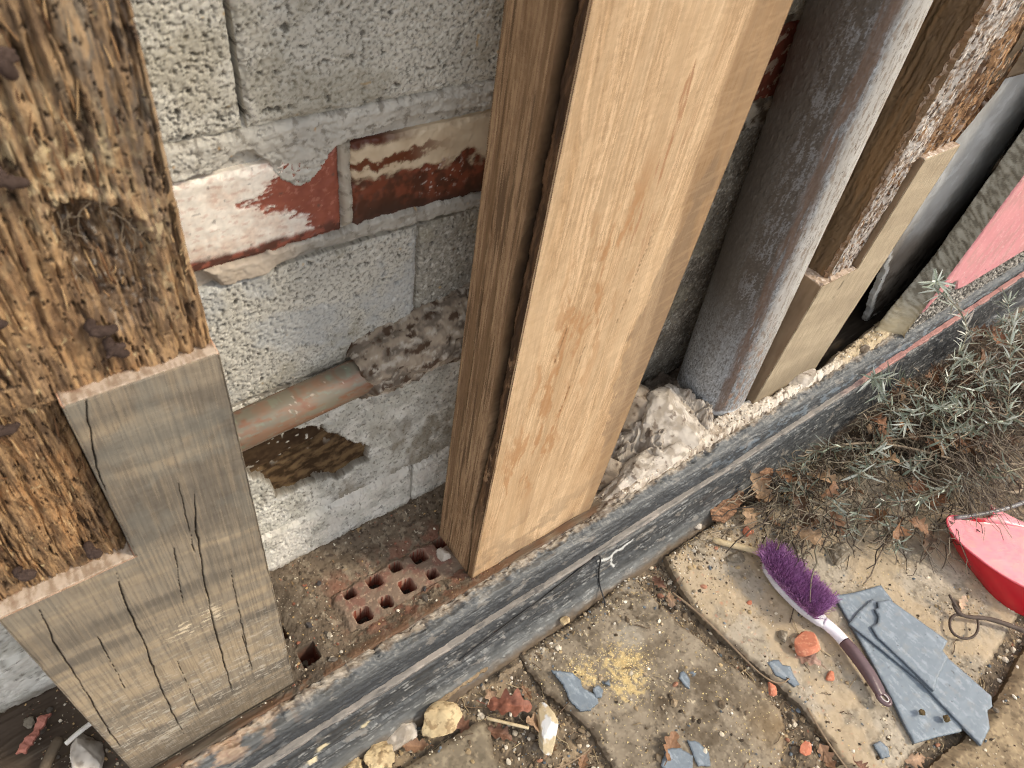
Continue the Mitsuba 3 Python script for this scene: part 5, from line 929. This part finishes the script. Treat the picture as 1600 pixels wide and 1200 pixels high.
xy = pick(260, lambda x, y: gdens(x, y) * (~inside(P_RT, x, y) | (y > .12)) + .02, .0, 1.2, -.28, .272, 15)
scatter('loose_grit_001', xy, r5.uniform(.006, .0105, 260), [C(186, 170, 146), C(150, 130, 104), C(206, 194, 174), C(110, 94, 76), C(166, 116, 92), C(124, 112, 98), C(190, 178, 158)], 'small stones and crumbs of rubble in the joints between the slabs', 16, sub=1)
def saw(x, y): return np.exp(-((x - .535) ** 2 + (y - .155) ** 2) / .03 ** 2) + .7 * np.exp(-((x - .475) ** 2 + (y - .187) ** 2) / .02 ** 2) + .025 * inside(P_MID, x, y) + .01 * inside(P_RT, x, y)
xy = pick(2600, saw, .40, 1.1, -.2, .26, 25); scatter('sawdust', xy, r5.uniform(.0009, .0024, 2600), [C(208, 182, 126), C(194, 166, 112), C(214, 194, 146)], 'yellow sawdust on the brown slab', 26, flat=.35)
fl = lambda x, y: floor_z(np.asarray(x), np.asarray(y))
xy = pick(2600, lambda x, y: .35 + .6 * (x < .17) + 0 * y - .25 * ((x > .18) & (x < .38) & (y > .39) & (y < .46)), -.20, .60, .362, .53, 35)
scatter('mortar_crumbs', xy, np.minimum(.0011 / np.sqrt(r5.random(2600) * .95 + .05), .005), [C(170, 156, 134), C(206, 196, 178), C(112, 98, 82), C(82, 72, 60), C(186, 152, 104), C(146, 92, 72)], 'crumbs of mortar and dust on top of the dwarf wall', 36, fl)
xy = pick(70, lambda x, y: .2 + .8 * ((x < .17)), -.20, .42, .365, .52, 37); scatter('mortar_crumbs_001', xy, r5.uniform(.005, .012, 70), [C(132, 118, 100), C(92, 84, 76), C(70, 66, 66), C(160, 148, 130)], 'larger broken bits of mortar beside the old post', 38, fl, sub=1)
bz = lambda x, y: bead_z(np.asarray(x), np.asarray(y))
xy = pick(1500, lambda x, y: 1 + 0 * x, .62, 1.75, .346, .40, 39); scatter('mortar_crumbs_002', xy, np.minimum(.0013 / np.sqrt(r5.random(1500) * .95 + .05), .006), [C(206, 192, 172), C(176, 154, 130), C(222, 212, 196), C(120, 98, 78)], 'crumbs of lime mortar along the top of the plinth', 40, bz)

# dead oak leaves
def oak_leaf(c, L, yaw, tilt, s, tone, curl=.12):
    t = np.linspace(0, 1, 40); w = L * .30 * np.sin(np.pi * np.clip(t * .96 + .03, 0, 1)) ** .7 * (.62 + .38 * t) * (1 + .34 * np.sin(2 * np.pi * 3.6 * t + s)); up = np.column_stack([t * L, w]); dn = np.column_stack([t[::-1] * L, -w[::-1] * (1 + .1 * math.sin(s))])
    poly = np.vstack([up, dn[1:-1]])
    def top(x, y): return L * (curl * (y / (.3 * L)) ** 2 * (.4 + F(x * 20 + s, y * 0, 2, s)) + .26 * (F(x * 26 + s, y * 26, 3, s) - .5) + .10 * np.sin(x / L * 5 + s) * np.sign(math.sin(s * 3))) - .0012 * ss(.0010, 0, np.abs(y))
    def col(x, y, d):
        c = mx(tone, tone * .66, F(x * 60 + s, y * 60, 4, s)); v = np.abs(((x - np.abs(y) * 1.1) / L * 7.2) % 1 - .5); return mx(c, tone * 1.3, .5 * np.maximum(ss(.0011, .0004, np.abs(y)), ss(.10, .03, v) * .6))
    v, f, cc = flake('', poly, L / 26, top, 0, col, edge=0, seed=s, emit=False)
    vs, fs = tube([(0, 0, 0), (-L * .10, .001, .001), (-L * .2, .003, .003)], .0007, 4); v, f, cc = join([(v, f, cc), (vs, fs, tone * .8)])
    v = v - [L * .5, 0, 0]; ca, sa = math.cos(tilt[0]), math.sin(tilt[0]); v = v @ np.array([[1, 0, 0], [0, ca, sa], [0, -sa, ca]]); ca, sa = math.cos(tilt[1]), math.sin(tilt[1]); v = v @ np.array([[ca, 0, sa], [0, 1, 0], [-sa, 0, ca]])
    ca, sa = math.cos(yaw), math.sin(yaw); return v @ np.array([[ca, sa, 0], [-sa, ca, 0], [0, 0, 1]]) + c, f, cc
BR_, TAN, RDB = C(140, 100, 70), C(172, 138, 104), C(150, 92, 72)
LEAVES = [((.341, .212, -.112), .070, -.75, RDB, 'reddish dead oak leaf near the plinth at the bottom of the photo'), ((.507, .03, -.108), .045, .5, BR_, 'dead leaf between two slate fragments at the bottom edge'), ((.800, -.004, -.110), .044, 1.9, C(178, 140, 122), 'pale brown curled leaf beside the orange brick piece'),
    ((.918, .232, -.102), .052, 1.0, TAN, 'tan dead leaf standing beside the stick by the brush'), ((1.14, -.105, -.112), .03, .4, C(196, 164, 136), 'small pale star-shaped leaf left of the dustpan'), ((1.40, .206, -.085), .058, .3, C(158, 116, 78), 'broad brown oak leaf in front of the black plinth, above the plant'), ((1.50, .262, -.075), .056, 2.4, BR_, 'brown oak leaf against the plinth beside a tall lavender shoot'), ((.365, .165, -.110), .05, 2.6, C(160, 128, 100), 'curled tan leaf next to the oblong stone')]
for i, (c, L, yaw, tone, lb) in enumerate(LEAVES):
    v, f, cc = oak_leaf(np.array(c), L, yaw, (.3 * math.sin(i * 2.1), .25 * math.cos(i * 1.7)), 30 + i, tone); k = num('oak_leaf'); put(k, v, f, cc, 'leaf'); tag(k, lb, 'leaf')
r = np.random.default_rng(17)
for i in range(88):
    x = r.uniform(.96, 1.95); y = r.uniform(-.0, .268) if x > 1.05 else r.uniform(.10, .268)
    if x > 1.18 and y < .02: y = .03 + r.uniform(0, .2)
    if x < 1.10 and y < .14 and r.random() < .6: y += .12
    z = -.108 + r.uniform(0, .034) + .014 * (x > 1.3); tone = [BR_, TAN, C(120, 84, 58), C(150, 104, 74), C(104, 76, 56)][i % 5] * r.uniform(.75, 1.1)
    if i % 3 == 0: z += .022
    v, f, cc = oak_leaf(np.array([x, y, z]), r.uniform(.032, .062), r.uniform(0, 6.28), r.normal(size=2) * .45, 60 + i, tone, r.uniform(.05, .3)); k = num('oak_leaf'); put(k, v, f, cc, 'leaf'); tag(k, 'curled brown dead oak leaf in the litter under the lavender', 'leaf', 'dead oak leaves littering the soil under the plant')

# dead stems and dry litter: a tangle nobody could count
def stick(p0, p1, sag, rad, n=7, wob=.004):
    t = np.linspace(0, 1, n)[:, None]; p = np.asarray(p0) * (1 - t) + np.asarray(p1) * t; p[:, 2] += sag * np.sin(t[:, 0] * np.pi); p[1:-1] += r.normal(size=(n - 2, 3)) * wob * [1, 1, .6]; return p, np.linspace(rad, rad * .6, n)
parts = []
for i in range(1150):
    x = r.uniform(.93, 1.95); y = r.uniform(.03, .262)
    if x > 1.16: y = r.uniform(-.02, .262)
    if x < 1.12 and y < .13 and r.random() < .45: continue
    if x < 1.10 and y < .115: continue
    a = r.normal() * .8 + (3.5 if r.random() < .6 else r.uniform(0, 6.28)); L = r.uniform(.03, .16); z = -.106 + abs(r.normal()) * .028 + .012 * ss(1.1, 1.4, x); p0 = np.array([x, y, z]); p1 = p0 + L * np.array([math.cos(a), math.sin(a) * .8, r.normal() * .22]); p1[1] = min(p1[1], .262); p1[2] = max(p1[2], -.118)
    p, rd = stick(p0, p1, r.uniform(-.004, .010), r.uniform(.0007, .0019)); v, f = tube(p, rd, 4, False); parts.append((v, f, [C(112, 97, 82), C(84, 70, 58), C(142, 128, 108), C(66, 54, 45), C(120, 112, 94)][i % 5] * r.uniform(.6, 1.15)))
for i in range(800):                                   # dry narrow leaves, curled
    x = r.uniform(.90, 1.85); y = r.uniform(.04, .265)
    if x < 1.08 and y < .10: continue
    a = r.uniform(0, 6.28); L = r.uniform(.014, .032); z = -.106 + abs(r.normal()) * .022 + .012 * ss(1.1, 1.4, x); q = np.array([math.cos(a), math.sin(a), r.normal() * .3]); b = r.normal(size=3) * .006; p0 = np.array([x, y, z]); p, rd = np.array([p0, p0 + q * L * .5 + b, p0 + q * L]), [.0007, .0015, .0004]
    v, f = tube(curve(p, 5), np.interp(np.arange(5), [0, 2, 4], rd), 3, False); parts.append((v, f, [C(148, 138, 118), C(112, 98, 82), C(170, 152, 128), C(128, 120, 100)][i % 4] * r.uniform(.6, 1.1)))
v, f, c = join(parts); put('dead_stems', v, f, c, 'leaf'); tag('dead_stems', 'tangle of dry grey stems and curled litter under the lavender', 'litter', None, 'stuff')
parts = []
for i in range(75):                                     # those that hang over the dustpan
    x = r.uniform(1.22, 1.42); p0 = np.array([x + .05, r.uniform(.03, .10), r.uniform(-.05, -.005)]); a = r.uniform(-2.6, -1.2); L = r.uniform(.06, .15); p1 = p0 + L * np.array([math.cos(a), math.sin(a), 0]); p1[2] = -.052 + r.uniform(0, .02); p, rd = stick(p0, p1, .006, r.uniform(.0006, .0013), 7, .003); v, f = tube(p, rd, 4, False); parts.append((v, f, [C(112, 98, 84), C(84, 72, 62), C(150, 136, 116)][i % 3]))
v, f, c = join(parts); put('dead_stems_001', v, f, c, 'leaf'); tag('dead_stems_001', 'dry twigs hanging over the red dustpan', 'twigs', None, 'stuff')
for i, (q, rr, lb) in enumerate(((ROOT1, .0042, 'dark forked root lying at the right between the slates and the dustpan'), ((( .688, .205, -.112), (.700, .13, -.108), (.708, .057, -.112), (.726, -.004, -.110), (.746, -.008, -.111)), .0016, 'long thin twig lying along the joint between the two large slabs'), (((.735, -.055, -.112), (.722, -.10, -.112), (.716, -.17, -.116)), .0013, 'short thin twig in the joint at the bottom edge'), (((.32, .118, -.112), (.36, .10, -.108), (.41, .098, -.110)), .0012, 'thin brown stalk across the litter at the bottom edge'))):
    cv = curve(q, 26); v, f = tube(cv, np.linspace(rr, rr * .7, 26) * (1 + .25 * r.random(26)), 7); c = (C(88, 74, 66) if i == 0 else C(138, 116, 92)) * (.7 + .6 * F3(v * 160, 3, i))[:, None]
    k = num('twig')
    if i == 0:
        for qq, r2 in ((ROOT2, .0026), (ROOT3, .0028)):
            v2, f2 = tube(curve(qq, 22), np.linspace(r2, r2 * .7, 22) * (1 + .2 * r.random(22)), 7); v, f, c = join([(v, f, c), (v2, f2, C(82, 68, 60))])
    put(k, v, f, c, 'wood'); tag(k, lb, 'twig')

parts = []
for p in pick(420, lambda x, y: np.where(inside(P_MID, x, y) | inside(P_RT, x, y) | inside(P_BL, x, y) | inside(P_BR, x, y), .06, .8), .0, 1.05, -.26, .272, 77):
    a = r.uniform(0, 6.28); L = r.uniform(.008, .040); z0 = float(surf(p[0], p[1])[0]) + .0012; p0 = np.array([p[0], p[1], z0]); p1 = p0 + L * np.array([math.cos(a), math.sin(a) * .8, 0]); p1[1] = min(p1[1], .268); p1[2] = float(surf(p1[0], p1[1])[0]) + .002
    q, rd = stick(p0, p1, .002, r.uniform(.0005, .0013), 5, .0012); v, f = tube(q, rd, 4, False); parts.append((v, f, [C(168, 146, 112), C(120, 98, 76), C(96, 78, 62), C(186, 166, 130)][len(parts) % 4] * r.uniform(.7, 1.1)))
v, f, c = join(parts); put('straw_bits', v, f, c, 'wood'); tag('straw_bits', 'bits of straw and splinters caught between the slabs', 'litter', None, 'stuff')
for k_ in range(16):
    p = [(.20, .245), (.27, .235), (.33, .235), (.38, .215), (.31, .19), (.36, .13), (.39, .09), (.33, .09), (.36, .05), (.40, .03), (.69, .235), (.685, .20), (.71, -.12), (.735, -.16), (.83, -.205), (.96, .20)][k_]
    v, f, cc = oak_leaf(np.array([p[0], p[1], float(surf(p[0], p[1])[0]) + .008]), r.uniform(.022, .042), r.uniform(0, 6.28), r.normal(size=2) * .3, 160 + k_, [C(150, 112, 84), C(132, 92, 72), C(170, 136, 108)][k_ % 3] * r.uniform(.8, 1.1), r.uniform(.05, .3)); k = num('leaf_scrap'); put(k, v, f, cc, 'leaf'); tag(k, 'small scrap of dead brown leaf in the gaps between the slabs', 'leaf', 'leaf scraps in the slab joints')
for c_, lb in (((.884, -.168, -.1005), 'dark crumb of soil on the lowest slate near the handle'), ((.909, -.196, -.1005), 'second soil crumb on the lowest slate, further down')):
    lumps('soil_crumb', lb, 'soil crumb', c_, (.011, .009, .008), int(-c_[1] * 1000), lambda v, s: mx(C(64, 52, 38), C(104, 88, 58), F3(v * 300, 3, s)), 3, rough=.5)

# lavender
tag('lavender_plant', 'straggly grey-green lavender growing beside the black plinth at the right', 'plant')
LG = [C(176, 184, 170), C(150, 160, 144), C(200, 204, 192), C(128, 138, 120)]
def leaf_strip(p, d, up, L, w, bend):
    t = np.linspace(0, 1, 6); s = np.cross(d, up); s /= np.linalg.norm(s) + 1e-9; n = np.cross(s, d); ww = w * np.sin(np.pi * np.clip(t * .9 + .08, 0, 1)) ** .7
    m = p + d * (t * L)[:, None] + n * (bend * L * t ** 2)[:, None]; v = np.stack([m - s * ww[:, None], m - n * (.30 * ww)[:, None], m + s * ww[:, None]], 1).reshape(-1, 3); return v, tri(quads(6, 3))
def sprig(path, rl, dens=1.0, Lm=.022):
    cv = curve(path, 30); seg = np.linalg.norm(np.diff(cv, axis=0), axis=1); S = np.concatenate([[0], np.cumsum(seg)]); parts = []; v, f = tube(cv, np.linspace(.0013, .0006, 30), 5); parts.append((v, f, C(146, 138, 112))); n = int(S[-1] / .0085 * dens) + 3
    for k in range(n):
        s = S[-1] * (.12 + .88 * (k + rl.random()) / n); i = min(28, int(np.searchsorted(S, s)) - 1 if s > 0 else 0); p = cv[i] + (cv[i + 1] - cv[i]) * rl.random(); t = cv[i + 1] - cv[i]; t /= np.linalg.norm(t) + 1e-9; a0 = rl.uniform(0, 6.28)
        for h in range(2 if k < n - 2 else 5):
            a = a0 + h * (3.14 if k < n - 2 else 1.26) + rl.normal() * .3; u = np.cross(t, [0, 0, 1.0]); u /= np.linalg.norm(u) + 1e-9; w_ = np.cross(u, t); o = u * math.cos(a) + w_ * math.sin(a); d = t * rl.uniform(.35, .9) + o * .8; d[2] += .1; d /= np.linalg.norm(d); v, f = leaf_strip(p, d, t + .01, Lm * rl.uniform(.55, 1.35), rl.uniform(.0014, .0024), rl.uniform(-.7, .4)); parts.append((v, f, LG[rl.integers(0, 4)] * rl.uniform(.95, 1.35)))
    return join(parts)
for i, path in enumerate(SPRIGS):
    v, f, c = sprig(path, np.random.default_rng(300 + i), .8, .031); put(num('lavender_plant__shoot'), v, f, c, 'leaf')
rl = np.random.default_rng(44)
for i in range(20):
    x = rl.uniform(1.05, 1.85); y = rl.uniform(.05, .24); z0 = -.095 + .02 * rl.random() + .015 * (x > 1.25); L = rl.uniform(.05, .11); a = rl.uniform(2.2, 4.6) if rl.random() < .6 else rl.uniform(0, 6.28); dx, dy = math.cos(a) * L, math.sin(a) * L * .7; h = rl.uniform(.01, .05)
    p = [(x, y, z0), (x + dx * .5, min(y + dy * .5, .255), z0 + h * .7), (x + dx, min(y + dy, .262), z0 + h * rl.uniform(.4, 1.1))]; v, f, c = sprig(p, rl, rl.uniform(.45, .9), rl.uniform(.020, .030)); put(num('lavender_plant__shoot'), v, f, c * rl.uniform(.75, 1.0), 'leaf')
for q, rr in BRANCHES:
    cv = curve(q, 30); v, f = tube(cv, np.linspace(rr, rr * .6, 30) * (1 + .2 * rl.random(30)), 7); put(num('lavender_plant__woody_stem'), v, f, C(140, 124, 104) * (.65 + .7 * F3(v * 150, 3, 2))[:, None], 'wood')
